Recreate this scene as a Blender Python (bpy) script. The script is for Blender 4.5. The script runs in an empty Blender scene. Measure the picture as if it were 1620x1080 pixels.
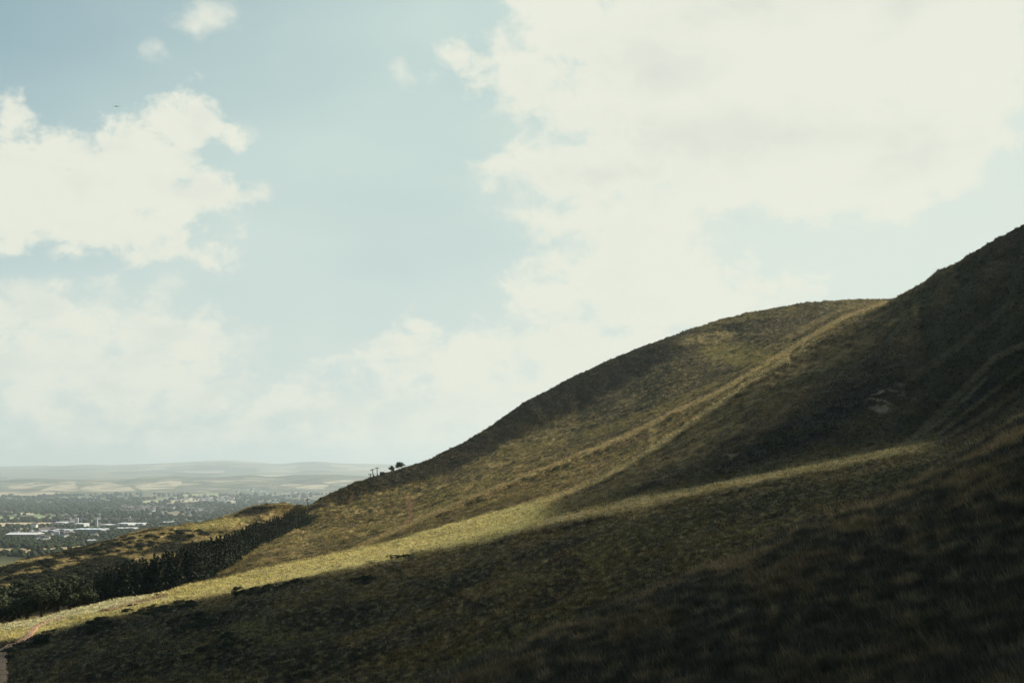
import bpy, math, random
import numpy as np
from mathutils import Vector, noise as mnoise

rng = np.random.default_rng(7)
random.seed(7)
scn = bpy.context.scene
COL = scn.collection

# ------------------------------------------------------------------ camera
F_PX = 1800.0                        # 40 mm lens on a 36 mm sensor, in pixels of the 1620 x 1080 photograph
PITCH = math.atan((735 - 540) / F_PX)
cam_d = bpy.data.cameras.new('camera')
cam_d.lens = 40; cam_d.sensor_width = 36
cam_d.clip_start = 0.3; cam_d.clip_end = 90000
cam = bpy.data.objects.new('camera', cam_d)
COL.objects.link(cam)
cam.location = (0, 0, 0)
cam.rotation_euler = (math.pi / 2 + PITCH, 0, 0)
scn.camera = cam

CP, SP = math.cos(PITCH), math.sin(PITCH)
def ray(px, py):
    """pixel of the photograph -> slopes (x/y, z/y) of the sight line"""
    cx = (np.asarray(px, float) - 810) / F_PX
    cy = (540 - np.asarray(py, float)) / F_PX
    dy = CP - cy * SP
    return cx / dy, (SP + cy * CP) / dy
def pix(u, v):
    """slopes -> pixel"""
    d = CP + v * SP
    return 810 + F_PX * u / d, 540 - F_PX * (v * CP - SP) / d

# ------------------------------------------------------------------ noise
_perm = np.random.default_rng(3).permutation(4096)
def _h(ix, iy):
    return _perm[(_perm[ix & 4095] + iy) & 4095]
def perlin(x, y):
    x = np.asarray(x, float); y = np.asarray(y, float)
    ix = np.floor(x).astype(np.int64); iy = np.floor(y).astype(np.int64)
    fx = x - ix; fy = y - iy
    def g(a, b, dx, dy):
        t = _h(ix + a, iy + b) * (2 * math.pi / 4096)
        return np.cos(t) * dx + np.sin(t) * dy
    sx = fx * fx * fx * (fx * (fx * 6 - 15) + 10); sy = fy * fy * fy * (fy * (fy * 6 - 15) + 10)
    a = g(0, 0, fx, fy); b = g(1, 0, fx - 1, fy); c = g(0, 1, fx, fy - 1); d = g(1, 1, fx - 1, fy - 1)
    return ((a + (b - a) * sx) + ((c + (d - c) * sx) - (a + (b - a) * sx)) * sy) * 1.5
def fbm(x, y, oct=4, gain=.5):
    s = 0; a = 1; t = 0
    for k in range(oct):
        s = s + a * perlin(x * 2 ** k + 17.3 * k, y * 2 ** k - 9.1 * k); t += a; a *= gain
    return s / t
def sst(a, b, x):
    t = np.clip((x - a) / (b - a), 0, 1); return t * t * (3 - 2 * t)

# ------------------------------------------------------------------ helpers for objects
def tag(o, label=None, cat=None, group=None, kind=None):
    if label: o['label'] = label
    if cat: o['category'] = cat
    if group: o['group'] = group
    if kind: o['kind'] = kind
    return o
def link(o, parent=None):
    COL.objects.link(o)
    if parent is not None: o.parent = parent
    return o
def empty(name, loc=(0, 0, 0), rz=0.):
    o = bpy.data.objects.new(name, None); link(o)
    o.location = loc; o.rotation_euler = (0, 0, rz); o.empty_display_size = .5
    return o
def mesh_np(name, verts, faces, mats, color=None, smooth=False, fmat=None):
    """faces: (n,3) or (n,4) int array"""
    verts = np.ascontiguousarray(verts, np.float32); faces = np.ascontiguousarray(faces, np.int32)
    me = bpy.data.meshes.new(name)
    n, k = faces.shape
    me.vertices.add(len(verts)); me.vertices.foreach_set('co', verts.ravel())
    me.loops.add(n * k); me.loops.foreach_set('vertex_index', faces.ravel())
    me.polygons.add(n)
    me.polygons.foreach_set('loop_start', np.arange(0, n * k, k, dtype=np.int32))
    if fmat is not None: me.polygons.foreach_set('material_index', np.asarray(fmat, np.int32))
    me.polygons.foreach_set('use_smooth', np.full(n, smooth, bool))
    me.update(calc_edges=True); me.validate()
    if color is not None:
        at = me.color_attributes.new('tint', 'FLOAT_COLOR', 'POINT')
        c = np.ones((len(verts), 4), np.float32); c[:, :3] = color
        at.data.foreach_set('color', c.ravel())
    for m in (mats if isinstance(mats, (list, tuple)) else [mats]): me.materials.append(m)
    return me
class MB:
    """collects simple solids into one mesh"""
    def __init__(s): s.v = []; s.f = []; s.m = []
    def add(s, vs, fs, mi=0):
        o = len(s.v); s.v += [tuple(p) for p in vs]
        for f in fs: s.f.append([o + i for i in f]); s.m.append(mi)
    def box(s, c, d, rz=0, mi=0, rx=0, ry=0):
        from mathutils import Euler
        R = Euler((rx, ry, rz)).to_matrix()
        vs = [Vector(c) + R @ Vector((sx * d[0] / 2, sy * d[1] / 2, sz * d[2] / 2)) for sx in (-1, 1) for sy in (-1, 1) for sz in (-1, 1)]
        s.add(vs, [(0, 1, 3, 2), (4, 6, 7, 5), (0, 4, 5, 1), (2, 3, 7, 6), (0, 2, 6, 4), (1, 5, 7, 3)], mi)
    def tube(s, pts, rad, n=8, mi=0):
        pts = [Vector(p) for p in pts]; rings = []
        for i, p in enumerate(pts):
            d = (pts[min(i + 1, len(pts) - 1)] - pts[max(i - 1, 0)]).normalized()
            a = d.cross(Vector((0, 0, 1)) if abs(d.z) < .9 else Vector((1, 0, 0))).normalized(); b = d.cross(a)
            r = rad[i] if isinstance(rad, (list, tuple)) else rad
            rings.append([p + (a * math.cos(t) + b * math.sin(t)) * r for t in [2 * math.pi * j / n for j in range(n)]])
        vs = [q for r in rings for q in r]; fs = []
        for i in range(len(pts) - 1):
            for j in range(n):
                fs.append((i * n + j, i * n + (j + 1) % n, (i + 1) * n + (j + 1) % n, (i + 1) * n + j))
        fs.append(tuple(range(n))[::-1]); fs.append(tuple((len(pts) - 1) * n + j for j in range(n)))
        s.add(vs, fs, mi)
    def mesh(s, name, mats, smooth=False):
        me = bpy.data.meshes.new(name); me.from_pydata([tuple(p) for p in s.v], [], s.f); me.update()
        for m in (mats if isinstance(mats, (list, tuple)) else [mats]): me.materials.append(m)
        me.polygons.foreach_set('material_index', np.asarray(s.m, np.int32))
        me.polygons.foreach_set('use_smooth', np.full(len(s.f), smooth, bool))
        return me
    def build(s, name, mats, parent=None, smooth=False):
        return link(bpy.data.objects.new(name, s.mesh(name, mats, smooth)), parent)

# ------------------------------------------------------------------ materials
def new_mat(name):
    m = bpy.data.materials.new(name); m.use_nodes = True
    nt = m.node_tree
    for n in list(nt.nodes): nt.nodes.remove(n)
    out = nt.nodes.new('ShaderNodeOutputMaterial')
    return m, nt, out
def N(nt, t, **kw):
    n = nt.nodes.new(t)
    for k, v in kw.items(): setattr(n, k, v)
    return n
def mat_tint(name, nscale=1.0, var=.35, translucent=0., rough=.9, bump=0., bscale=1.):
    """colour from the object's own plant colours, broken up by noise in object space"""
    m, nt, out = new_mat(name)
    at = N(nt, 'ShaderNodeAttribute'); at.attribute_name = 'tint'
    tc = N(nt, 'ShaderNodeTexCoord')
    nz = N(nt, 'ShaderNodeTexNoise'); nz.inputs['Scale'].default_value = nscale; nz.inputs['Detail'].default_value = 6; nz.inputs['Roughness'].default_value = .7
    nt.links.new(tc.outputs['Object'], nz.inputs['Vector'])
    mr = N(nt, 'ShaderNodeMapRange'); mr.inputs['From Min'].default_value = .3; mr.inputs['From Max'].default_value = .7
    mr.inputs['To Min'].default_value = 1 - var; mr.inputs['To Max'].default_value = 1 + var
    nt.links.new(nz.outputs['Fac'], mr.inputs['Value'])
    mul = N(nt, 'ShaderNodeVectorMath', operation='SCALE')
    nt.links.new(at.outputs['Color'], mul.inputs[0]); nt.links.new(mr.outputs['Result'], mul.inputs['Scale'])
    b = N(nt, 'ShaderNodeBsdfPrincipled'); b.inputs['Roughness'].default_value = rough; b.inputs['Specular IOR Level'].default_value = .12
    nt.links.new(mul.outputs['Vector'], b.inputs['Base Color'])
    last = b.outputs['BSDF']
    if bump:
        n2 = N(nt, 'ShaderNodeTexNoise'); n2.inputs['Scale'].default_value = bscale; n2.inputs['Detail'].default_value = 8; n2.inputs['Roughness'].default_value = .75
        nt.links.new(tc.outputs['Object'], n2.inputs['Vector'])
        bp = N(nt, 'ShaderNodeBump'); bp.inputs['Strength'].default_value = 1; bp.inputs['Distance'].default_value = bump
        nt.links.new(n2.outputs['Fac'], bp.inputs['Height']); nt.links.new(bp.outputs['Normal'], b.inputs['Normal'])
    if translucent:
        t = N(nt, 'ShaderNodeBsdfTranslucent'); nt.links.new(mul.outputs['Vector'], t.inputs['Color'])
        mx = N(nt, 'ShaderNodeMixShader'); mx.inputs[0].default_value = translucent
        nt.links.new(b.outputs['BSDF'], mx.inputs[1]); nt.links.new(t.outputs['BSDF'], mx.inputs[2]); last = mx.outputs['Shader']
    nt.links.new(last, out.inputs['Surface'])
    return m
def mat_plain(name, c, rough=.8, spec=.2, var=.15, nscale=1., metal=0.):
    m, nt, out = new_mat(name)
    tc = N(nt, 'ShaderNodeTexCoord')
    nz = N(nt, 'ShaderNodeTexNoise'); nz.inputs['Scale'].default_value = nscale; nz.inputs['Detail'].default_value = 5
    nt.links.new(tc.outputs['Object'], nz.inputs['Vector'])
    cr = N(nt, 'ShaderNodeValToRGB')
    cr.color_ramp.elements[0].position = .3; cr.color_ramp.elements[1].position = .7
    cr.color_ramp.elements[0].color = tuple(max(0, x * (1 - var)) for x in c) + (1,)
    cr.color_ramp.elements[1].color = tuple(min(1, x * (1 + var)) for x in c) + (1,)
    nt.links.new(nz.outputs['Fac'], cr.inputs['Fac'])
    b = N(nt, 'ShaderNodeBsdfPrincipled'); b.inputs['Roughness'].default_value = rough; b.inputs['Specular IOR Level'].default_value = spec; b.inputs['Metallic'].default_value = metal
    nt.links.new(cr.outputs['Color'], b.inputs['Base Color']); nt.links.new(b.outputs['BSDF'], out.inputs['Surface'])
    return m

# ------------------------------------------------------------------ lofted land: a heightfield given by level lines running across the view
def pchip_slopes(x, y):
    """x,y: (K,N) -> derivative (K,N), monotone"""
    h = np.diff(x, axis=0); d = np.diff(y, axis=0) / h
    m = np.zeros_like(y)
    w1 = 2 * h[1:] + h[:-1]; w2 = h[1:] + 2 * h[:-1]
    same = d[:-1] * d[1:] > 0
    with np.errstate(divide='ignore', invalid='ignore'):
        hm = (w1 + w2) / (w1 / d[:-1] + w2 / d[1:])
    m[1:-1] = np.where(same, hm, 0)
    m[0] = d[0]; m[-1] = d[-1]
    return m
def interp_line(pts, ucols):
    """pts: (px,py,Y) -> v and ln Y on the columns (cubic, no overshoot)"""
    p = np.array(sorted(pts), float)
    u, v = ray(p[:, 0], p[:, 1]); L = np.log(p[:, 2])
    o = np.argsort(u); u = u[o][:, None]; out = []
    for q in (v[o], L[o]):
        q = q[:, None]; m = pchip_slopes(u, q)[:, 0]
        i = np.clip(np.searchsorted(u[:, 0], ucols) - 1, 0, len(u) - 2)
        h = u[i + 1, 0] - u[i, 0]; t = np.clip((ucols - u[i, 0]) / h, 0, 1)
        y0, y1 = q[i, 0], q[i + 1, 0]
        out.append((1 + 2 * t) * (1 - t) ** 2 * y0 + t * (1 - t) ** 2 * h * m[i] + t * t * (3 - 2 * t) * y1 + t * t * (t - 1) * h * m[i + 1])
    return out
def blur_cols(a, n):
    k = np.hanning(2 * n + 3)[1:-1]; k /= k.sum()
    p = np.pad(a, ((0, 0), (n, n)), mode='edge')
    return np.apply_along_axis(lambda r: np.convolve(r, k, 'valid'), 1, p)
def blur_rows(a, n):
    return blur_cols(a.T, n).T
class Loft:
    def __init__(s, lines, rows, ucols):
        s.u = ucols
        V = []; L = []
        for ln in lines:
            if callable(ln): v, l = ln(ucols)
            else: v, l = interp_line(ln, ucols)
            V.append(v); L.append(l)
        V = np.array(V); L = np.array(L)
        for k in range(1, len(L)): L[k] = np.maximum(L[k], L[k - 1] + .012)
        M = pchip_slopes(L, V)
        tv = []; tl = []; rid = []
        for k in range(len(L) - 1):
            n = rows[k]; t = (np.arange(n) / n)[:, None]
            h = L[k + 1] - L[k]
            tl.append(L[k] + h * t)
            tv.append((1 + 2 * t) * (1 - t) ** 2 * V[k] + t * (1 - t) ** 2 * h * M[k] + t * t * (3 - 2 * t) * V[k + 1] + t * t * (t - 1) * h * M[k + 1])
            rid.append(k + t[:, 0])
        tl.append(L[-1:]); tv.append(V[-1:]); rid.append(np.array([len(L) - 1.]))
        s.L = np.vstack(tl); s.v = np.vstack(tv); s.row = np.concatenate(rid)
        s.Y = np.exp(s.L); s.X = s.u[None, :] * s.Y; s.Z = s.v * s.Y
    def finish(s):
        s.v = s.Z / s.Y
        s.px, s.py = pix(s.u[None, :] + 0 * s.v, s.v)
        cm = np.maximum.accumulate(s.v, axis=0)
        s.vis = s.v >= cm - 1e-5
        s.cm = cm
    def faces(s):
        r, c = s.v.shape
        i = np.arange(r * c).reshape(r, c)
        return np.stack([i[:-1, :-1], i[:-1, 1:], i[1:, 1:], i[1:, :-1]], -1).reshape(-1, 4)
    def verts(s):
        return np.stack([s.X, s.Y, s.Z], -1).reshape(-1, 3)
    def height(s, x, y):
        u = x / y; c = np.interp(u, s.u, np.arange(len(s.u))); c0 = int(min(c, len(s.u) - 2)); f = c - c0
        a = np.interp(y, s.Y[:, c0], s.Z[:, c0]); b = np.interp(y, s.Y[:, c0 + 1], s.Z[:, c0 + 1])
        return float(a + (b - a) * f)
    def at(s, px, py, ymin=0.):
        """first ground point met by the sight line of a pixel"""
        u, v = ray(px, py)
        c = int(np.clip(np.searchsorted(s.u, u), 0, len(s.u) - 1))
        vv = np.where(s.Y[:, c] < ymin, -9, s.v[:, c])
        ok = np.nonzero(vv >= v)[0]
        if len(ok):
            i = max(ok[0], 1); v0, v1 = s.v[i - 1, c], s.v[i, c]
            t = 1. if (v1 <= v0 or s.Y[i - 1, c] < ymin) else float(np.clip((v - v0) / (v1 - v0), 0, 1))
            y = s.Y[i - 1, c] + t * (s.Y[i, c] - s.Y[i - 1, c])
        else:
            i = int(np.argmax(vv)); y = s.Y[i, c]
        x = float(u * y)
        return Vector((x, float(y), s.height(x, float(y))))

pc = np.concatenate([np.linspace(-900, -130, 70)[:-1], np.linspace(-130, 1750, 1150), np.linspace(1750, 2500, 60)[1:]])
UC = ray(pc, np.full_like(pc, 735))[0]

A_RIDGE = [(-900, 1720, 78), (-400, 1520, 80), (0, 1370, 82), (300, 1240, 85), (500, 1150, 88), (660, 1080, 90), (780, 1033, 92), (900, 985, 95), (1078, 915, 100), (1211, 858, 105), (1300, 813, 108),
           (1433, 764, 112), (1522, 712, 116), (1620, 655, 120), (1800, 555, 126), (2100, 400, 136), (2500, 240, 150)]
def shift(pts, dpy, fy, dY=0): return [(a, b + dpy, c * fy + dY) for a, b, c in pts]
LINES = [
    lambda u: (-1.07 + .3 * u, np.log(1.5) + 0 * u),                       # under the photographer's feet
    lambda u: (-.58 + .24 * u, np.log(12.) + 0 * u),
    lambda u: (-.425 + .44 * u, np.log(32.) + 0 * u),
    A_RIDGE,                                                              # brow of the near slope
    shift(A_RIDGE, 75, 1.25),
    # near edge of the shaded valley side
    [(-900, 1330, 230), (-300, 1190, 225), (0, 1150, 220), (300, 1130, 195), (640, 1105, 172), (900, 1010, 165), (1211, 885, 170), (1433, 790, 185), (1522, 740, 195), (1620, 690, 205), (2000, 520, 235), (2500, 300, 270)],
    [(-900, 1150, 330), (-300, 1080, 310), (0, 1050, 292), (200, 1030, 270), (400, 1010, 255), (640, 975, 243), (900, 895, 235), (1211, 813, 240), (1433, 752, 258), (1522, 718, 268), (1620, 670, 275), (2000, 490, 300), (2500, 270, 330)],
    # shoulder: foot of the sunlit strip at left, low sunlit rib at right
    [(-900, 1060, 400), (-300, 1020, 365), (0, 1012, 345), (150, 980, 345), (300, 948, 350), (500, 908, 350), (640, 880, 345), (750, 860, 338), (850, 836, 325), (1000, 803, 315), (1150, 772, 312), (1300, 743, 316),
     (1430, 718, 322), (1500, 704, 326), (1620, 655, 330), (2000, 460, 355), (2500, 230, 390)],
    [(-900, 1058, 420), (-300, 1010, 385), (0, 1000, 362), (150, 967, 372), (300, 936, 390), (500, 896, 410), (640, 866, 412), (750, 838, 405), (850, 818, 385), (1000, 786, 365), (1150, 757, 358), (1300, 729, 355),
     (1430, 705, 356), (1500, 690, 358), (1620, 636, 362), (2000, 440, 385), (2500, 210, 420)],
    # top of the sunlit strip -> second rib -> crest of the dark hill
    [(-900, 1030, 440), (-300, 1002, 405), (0, 988, 376), (60, 978, 380), (115, 963, 385), (150, 957, 390), (185, 949, 395), (240, 940, 402), (320, 922, 415), (400, 905, 432), (500, 884, 455), (600, 862, 475), (700, 835, 490), (800, 808, 498),
     (860, 790, 502), (900, 778, 505), (950, 757, 512), (1000, 730, 525), (1050, 699, 540), (1110, 656, 560), (1175, 612, 585), (1250, 565, 620), (1322, 523, 655), (1410, 473, 690), (1440, 458, 680), (1470, 442, 672), (1479, 434, 670), (1484, 428, 669), (1493, 425, 667), (1504, 421, 664), (1550, 395, 650), (1620, 356, 635), (1750, 285, 615), (1900, 215, 600), (2100, 150, 600), (2500, 90, 640)],
    # little gully behind that rib
    [(-900, 1045, 470), (-300, 1012, 430), (0, 1000, 398), (150, 967, 412), (240, 948, 425), (300, 930, 442), (349, 916, 455), (400, 900, 465), (500, 874, 490), (600, 850, 515), (700, 822, 530), (800, 792, 535), (900, 766, 545), (950, 747, 555), (1000, 719, 570), (1050, 688, 590), (1110, 646, 615),
     (1175, 604, 640), (1250, 562, 665), (1322, 523, 690), (1410, 478, 715), (1500, 440, 705), (1620, 390, 680), (2000, 260, 660), (2500, 190, 690)],
    # left edge of the lit hillside -> first rib
    [(-900, 1055, 520), (-300, 1016, 460), (0, 1004, 410), (150, 970, 425), (240, 950, 437), (300, 929, 450), (349, 905, 500), (394, 873, 590), (438, 853, 670), (468, 838, 730), (520, 842, 640), (580, 846, 590), (640, 832, 580), (720, 799, 600), (800, 765, 625), (870, 738, 650), (940, 710, 680), (1000, 685, 702), (1060, 655, 722),
     (1130, 624, 748), (1200, 583, 775), (1270, 540, 803), (1340, 500, 833), (1400, 478, 855), (1450, 470, 870), (1620, 440, 860), (2000, 350, 850), (2500, 300, 880)],
    # gully behind the first rib; floor where the plantation stands
    [(-900, 1020, 620), (-300, 990, 545), (0, 978, 490), (150, 955, 500), (240, 930, 530), (300, 905, 580), (349, 888, 625), (394, 866, 690), (438, 848, 740), (468, 832, 780), (520, 826, 720), (580, 826, 690), (640, 815, 690), (720, 783, 700), (800, 750, 715), (870, 725, 730), (940, 700, 750), (1000, 674, 765), (1060, 646, 780),
     (1130, 612, 800), (1200, 572, 830), (1270, 532, 860), (1340, 496, 885), (1400, 477, 900), (1450, 472, 910), (1620, 450, 910), (2000, 380, 910), (2500, 330, 930)],
    # where the face steepens into its dim brow
    [(-900, 1000, 700), (-300, 965, 620), (0, 935, 580), (150, 910, 610), (240, 888, 650), (300, 868, 690), (349, 848, 720), (394, 828, 755), (438, 820, 785), (468, 815, 800), (500, 806, 790), (540, 797, 810), (600, 780, 830), (700, 752, 860), (773, 718, 890), (847, 684, 925), (909, 652, 955), (1000, 600, 985), (1080, 560, 1000), (1150, 538, 1015), (1220, 512, 1030), (1290, 497, 1045), (1350, 484, 1055),
     (1410, 475, 1060), (1620, 455, 1060), (2000, 400, 1060), (2500, 360, 1080)],
    # skyline of the hill, knoll and heath slope
    [(-900, 985, 770), (-300, 935, 710), (0, 895, 690), (51, 882, 700), (122, 868, 712), (204, 846, 730), (255, 834, 745), (283, 831, 755), (330, 823, 770), (350, 817, 778), (370, 811, 785), (385, 805, 790), (410, 799, 797), (450, 797, 803), (470, 800, 806), (490, 800, 808), (500, 793, 812), (540, 772, 830), (580, 757, 850), (620, 745, 875), (660, 733, 895), (700, 716, 915), (750, 690, 940), (800, 657, 965), (830, 636, 975), (860, 620, 985),
     (920, 590, 1010), (1000, 555, 1045), (1080, 526, 1070), (1150, 503, 1090), (1220, 489, 1105), (1290, 479, 1120), (1350, 474.5, 1130), (1410, 473.5, 1135), (1620, 470, 1140), (2000, 430, 1150), (2500, 400, 1180)],
    [(-900, 1005, 850), (-300, 960, 790), (0, 922, 775), (150, 888, 800), (250, 858, 830), (330, 842, 860), (410, 822, 880), (480, 815, 900), (540, 795, 930), (620, 770, 980), (700, 745, 1030), (800, 690, 1080), (860, 655, 1100), (1000, 585, 1150), (1150, 530, 1200), (1290, 500, 1240), (1410, 490, 1260), (1620, 490, 1270), (2500, 420, 1300)],
    lambda u: (-.14 + .08 * sst(-.1, .3, u), np.log(1300.) + .25 * sst(-.1, .3, u)),
    lambda u: (-260. / 1900 + 0 * u, np.log(1900.) + 0 * u),
]
ROWS = [6, 14, 170, 40, 14, 90, 80, 26, 170, 24, 40, 36, 110, 70, 14, 8, 8]
ROWS = ROWS[:len(LINES) - 1]
hill = Loft(LINES, ROWS, UC)
hill.Z = blur_rows(blur_cols(hill.v, 3), 1) * hill.Y
X, Y = hill.X, hill.Y
# relief: broad swells, knolls, tussocky ground; stronger where the land is farther away
amp = np.clip(Y / 400, .05, 1.6)
hill.Z += fbm(X / 90, Y / 90, 3) * .9 * amp * sst(60, 200, Y)
hill.Z += fbm(X / 22 + 5, Y / 22, 4) * 1.0 * np.clip(Y / 350, .2, 1.3)
hill.Z += fbm(X / 5.5 - 3, Y / 5.5, 3) * .42 * np.clip(Y / 300, .35, 1.)
rough = sst(470, 640, Y)
hill.Z += rough * (fbm(X / 13 + 2, Y / 13, 3) * 1.3 + fbm(X / 4.2 + 9, Y / 4.2, 2) * .85 + perlin(X / 1.9, Y / 2.4) * .3)
hill.Z += (fbm(X / 1.6, Y / 1.6, 2) * .16) * (1 - sst(120, 320, Y))
hill.finish()
# rain gullies down the dark hill and the face of the big hill
ROW = hill.row[:, None] + 0 * X
def gullies(p_top, p_foot, width, length, seed):
    a = hill.at(*p_top, ymin=300); b = hill.at(*p_foot, ymin=300)
    d = np.array((a.x - b.x, a.y - b.y)); d /= np.hypot(*d)
    al = X * d[0] + Y * d[1] + seed; ac = X * d[1] - Y * d[0]
    ac = ac + 9 * fbm(al / 120, ac / 60, 2)
    return 1 - np.abs(fbm(ac / width, al / length, 2)) * 2.0
gul = gullies((1590, 490), (1430, 712), 46, 700, 50)
mD = sst(7.95, 8.2, ROW) * (1 - sst(8.8, 8.97, ROW)) * sst(20, 120, X - .12 * Y)
hill.Z -= sst(.3, 1., gul) * 6.0 * mD
# crests of the two ribs: narrow turf banks
def pl(px, py, pts, w):
    """1 on a polyline of the picture plane falling to 0 at distance w"""
    d = np.full(px.shape, 1e9)
    for (x0, y0), (x1, y1) in zip(pts[:-1], pts[1:]):
        dx, dy = x1 - x0, y1 - y0; t = np.clip(((px - x0) * dx + (py - y0) * dy) / (dx * dx + dy * dy), 0, 1)
        d = np.minimum(d, np.hypot(px - x0 - t * dx, py - y0 - t * dy))
    return 1 - sst(w * .4, w, d)
R1 = [(560, 868), (640, 832), (720, 799), (800, 765), (870, 738), (940, 710), (1000, 685), (1060, 655), (1130, 624), (1200, 583), (1270, 540), (1340, 500), (1400, 478)]
R2 = [(850, 793), (900, 778), (950, 757), (1000, 730), (1050, 699), (1110, 656), (1175, 612), (1240, 572)]
R3 = [(660, 876), (740, 862), (790, 850), (850, 838), (1000, 805), (1150, 774), (1300, 745), (1430, 719)]
bank = np.maximum(pl(hill.px, hill.py, R1, 13) * (ROW > 10.2) * (ROW < 12.6) * sst(600, 760, hill.px), pl(hill.px, hill.py, R2, 13) * (ROW > 8.6) * (ROW < 10.4) * sst(890, 980, hill.px)) * sst(1390, 1300, hill.px)
hill.Z += 1.7 * bank + .9 * pl(hill.px, hill.py, R3, 14) * (ROW > 6.5) * (ROW < 8.4)
g2 = gullies((900, 640), (780, 770), 60, 600, 11)
mC = sst(11.6, 12.2, ROW) * (1 - sst(13.3, 13.9, ROW)) * sst(-150, -60, X)
hill.Z -= sst(.3, 1., g2) * 2.0 * mC
hill.finish()
# ------------------------------------------------------------------ sun, sky, clouds in the sky
SUN_AZ, SUN_EL = math.radians(62), math.radians(37)
SDIR = np.array([math.sin(SUN_AZ) * math.cos(SUN_EL), math.cos(SUN_AZ) * math.cos(SUN_EL), math.sin(SUN_EL)])
sun_d = bpy.data.lights.new('sun', 'SUN'); sun_d.energy = 5; sun_d.angle = math.radians(.5); sun_d.color = (1., .89, .70)
sun = bpy.data.objects.new('sun', sun_d); link(sun)
sun.rotation_euler = Vector(SDIR).to_track_quat('Z', 'Y').to_euler()

world = bpy.data.worlds.new('World'); scn.world = world; world.use_nodes = True
wt = world.node_tree
for n in list(wt.nodes): wt.nodes.remove(n)
def wmath(op, a, b=None, c=None, clamp=False):
    n = N(wt, 'ShaderNodeMath', operation=op, use_clamp=clamp)
    for i, q in enumerate((a, b, c)):
        if q is None: continue
        if isinstance(q, (int, float)): n.inputs[i].default_value = q
        else: wt.links.new(q, n.inputs[i])
    return n.outputs[0]
def wmap(x, a, b, c=0., d=1., smooth=True):
    n = N(wt, 'ShaderNodeMapRange'); n.interpolation_type = 'SMOOTHSTEP' if smooth else 'LINEAR'
    for k, q in (('From Min', a), ('From Max', b), ('To Min', c), ('To Max', d)): n.inputs[k].default_value = q
    wt.links.new(x, n.inputs['Value']); return n.outputs['Result']
def wmix(f, a, b):
    n = N(wt, 'ShaderNodeMix', data_type='RGBA')
    if isinstance(f, float): n.inputs[0].default_value = f
    else: wt.links.new(f, n.inputs[0])
    for i, q in ((6, a), (7, b)):
        if isinstance(q, tuple): n.inputs[i].default_value = q + (1,)
        else: wt.links.new(q, n.inputs[i])
    return n.outputs[2]
wo = N(wt, 'ShaderNodeOutputWorld'); bg = N(wt, 'ShaderNodeBackground'); bg.inputs['Strength'].default_value = .0732
sky = N(wt, 'ShaderNodeTexSky'); sky.sky_type = 'NISHITA'; sky.sun_disc = False
sky.sun_elevation = SUN_EL; sky.sun_rotation = SUN_AZ; sky.altitude = 300; sky.dust_density = 1.6; sky.ozone_density = 1.0
tcw = N(wt, 'ShaderNodeTexCoord'); sep = N(wt, 'ShaderNodeSeparateXYZ'); wt.links.new(tcw.outputs['Generated'], sep.inputs[0])
az = wmath('ARCTAN2', sep.outputs[0], sep.outputs[1]); el = wmath('ARCSINE', sep.outputs[2])
D = 57.2958
azd = wmath('MULTIPLY', az, D); eld = wmath('MULTIPLY', el, D)
cmb = N(wt, 'ShaderNodeCombineXYZ'); wt.links.new(azd, cmb.inputs[0]); wt.links.new(eld, cmb.inputs[1])
ANG = cmb.outputs[0]
def wnoise(scale, detail, rough, stretch=1., off=0., dist=0.):
    mp = N(wt, 'ShaderNodeMapping'); mp.inputs['Scale'].default_value = (scale, scale * stretch, 1); mp.inputs['Location'].default_value = (off, off * .7, off * .3)
    wt.links.new(ANG, mp.inputs[0])
    n = N(wt, 'ShaderNodeTexNoise'); n.inputs['Scale'].default_value = 1; n.inputs['Detail'].default_value = detail; n.inputs['Roughness'].default_value = rough; n.inputs['Distortion'].default_value = dist
    wt.links.new(mp.outputs[0], n.inputs['Vector']); return n
# billows push the cloud outlines about
wn = wnoise(.16, 6, .62, 1.2)
wsub = N(wt, 'ShaderNodeVectorMath', operation='SUBTRACT'); wt.links.new(wn.outputs['Color'], wsub.inputs[0]); wsub.inputs[1].default_value = (.5, .5, .5)
wsc = N(wt, 'ShaderNodeVectorMath', operation='SCALE'); wt.links.new(wsub.outputs[0], wsc.inputs[0]); wsc.inputs['Scale'].default_value = 2.6
wad = N(wt, 'ShaderNodeVectorMath', operation='ADD'); wt.links.new(ANG, wad.inputs[0]); wt.links.new(wsc.outputs[0], wad.inputs[1])
WARP = wad.outputs[0]
def ang(px, py):
    u, v = ray(px, py); n = math.sqrt(u * u + 1 + v * v)
    return math.degrees(math.atan2(u, 1)), math.degrees(math.asin(v / n))
def blobs(lst, k=.25):
    acc = None
    for (px, py, rx, ry) in lst:
        a, e = ang(px, py); rx = rx / F_PX * D; ry = ry / F_PX * D
        s = N(wt, 'ShaderNodeVectorMath', operation='SUBTRACT'); wt.links.new(WARP, s.inputs[0]); s.inputs[1].default_value = (a, e, 0)
        m = N(wt, 'ShaderNodeVectorMath', operation='MULTIPLY'); wt.links.new(s.outputs[0], m.inputs[0]); m.inputs[1].default_value = (1 / rx, 1 / ry, 0)
        l = N(wt, 'ShaderNodeVectorMath', operation='LENGTH'); wt.links.new(m.outputs[0], l.inputs[0])
        d = wmath('MULTIPLY', wmath('SUBTRACT', 1., l.outputs['Value']), min(rx, ry) / 2.2)     # roughly in degrees from the edge
        acc = d if acc is None else wmath('SMOOTH_MAX', acc, d, k)
    return acc
CUM = [(40, 290, 130, 82), (-60, 300, 120, 100), (180, 295, 150, 66), (285, 200, 60, 52), (215, 225, 50, 36), (240, 258, 105, 60), (20, 172, 26, 38), (48, 212, 36, 34), (310, 300, 80, 45), (130, 340, 190, 62), (285, 392, 72, 28), (345, 310, 45, 28),
       (366, 215, 22, 18)]
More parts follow.
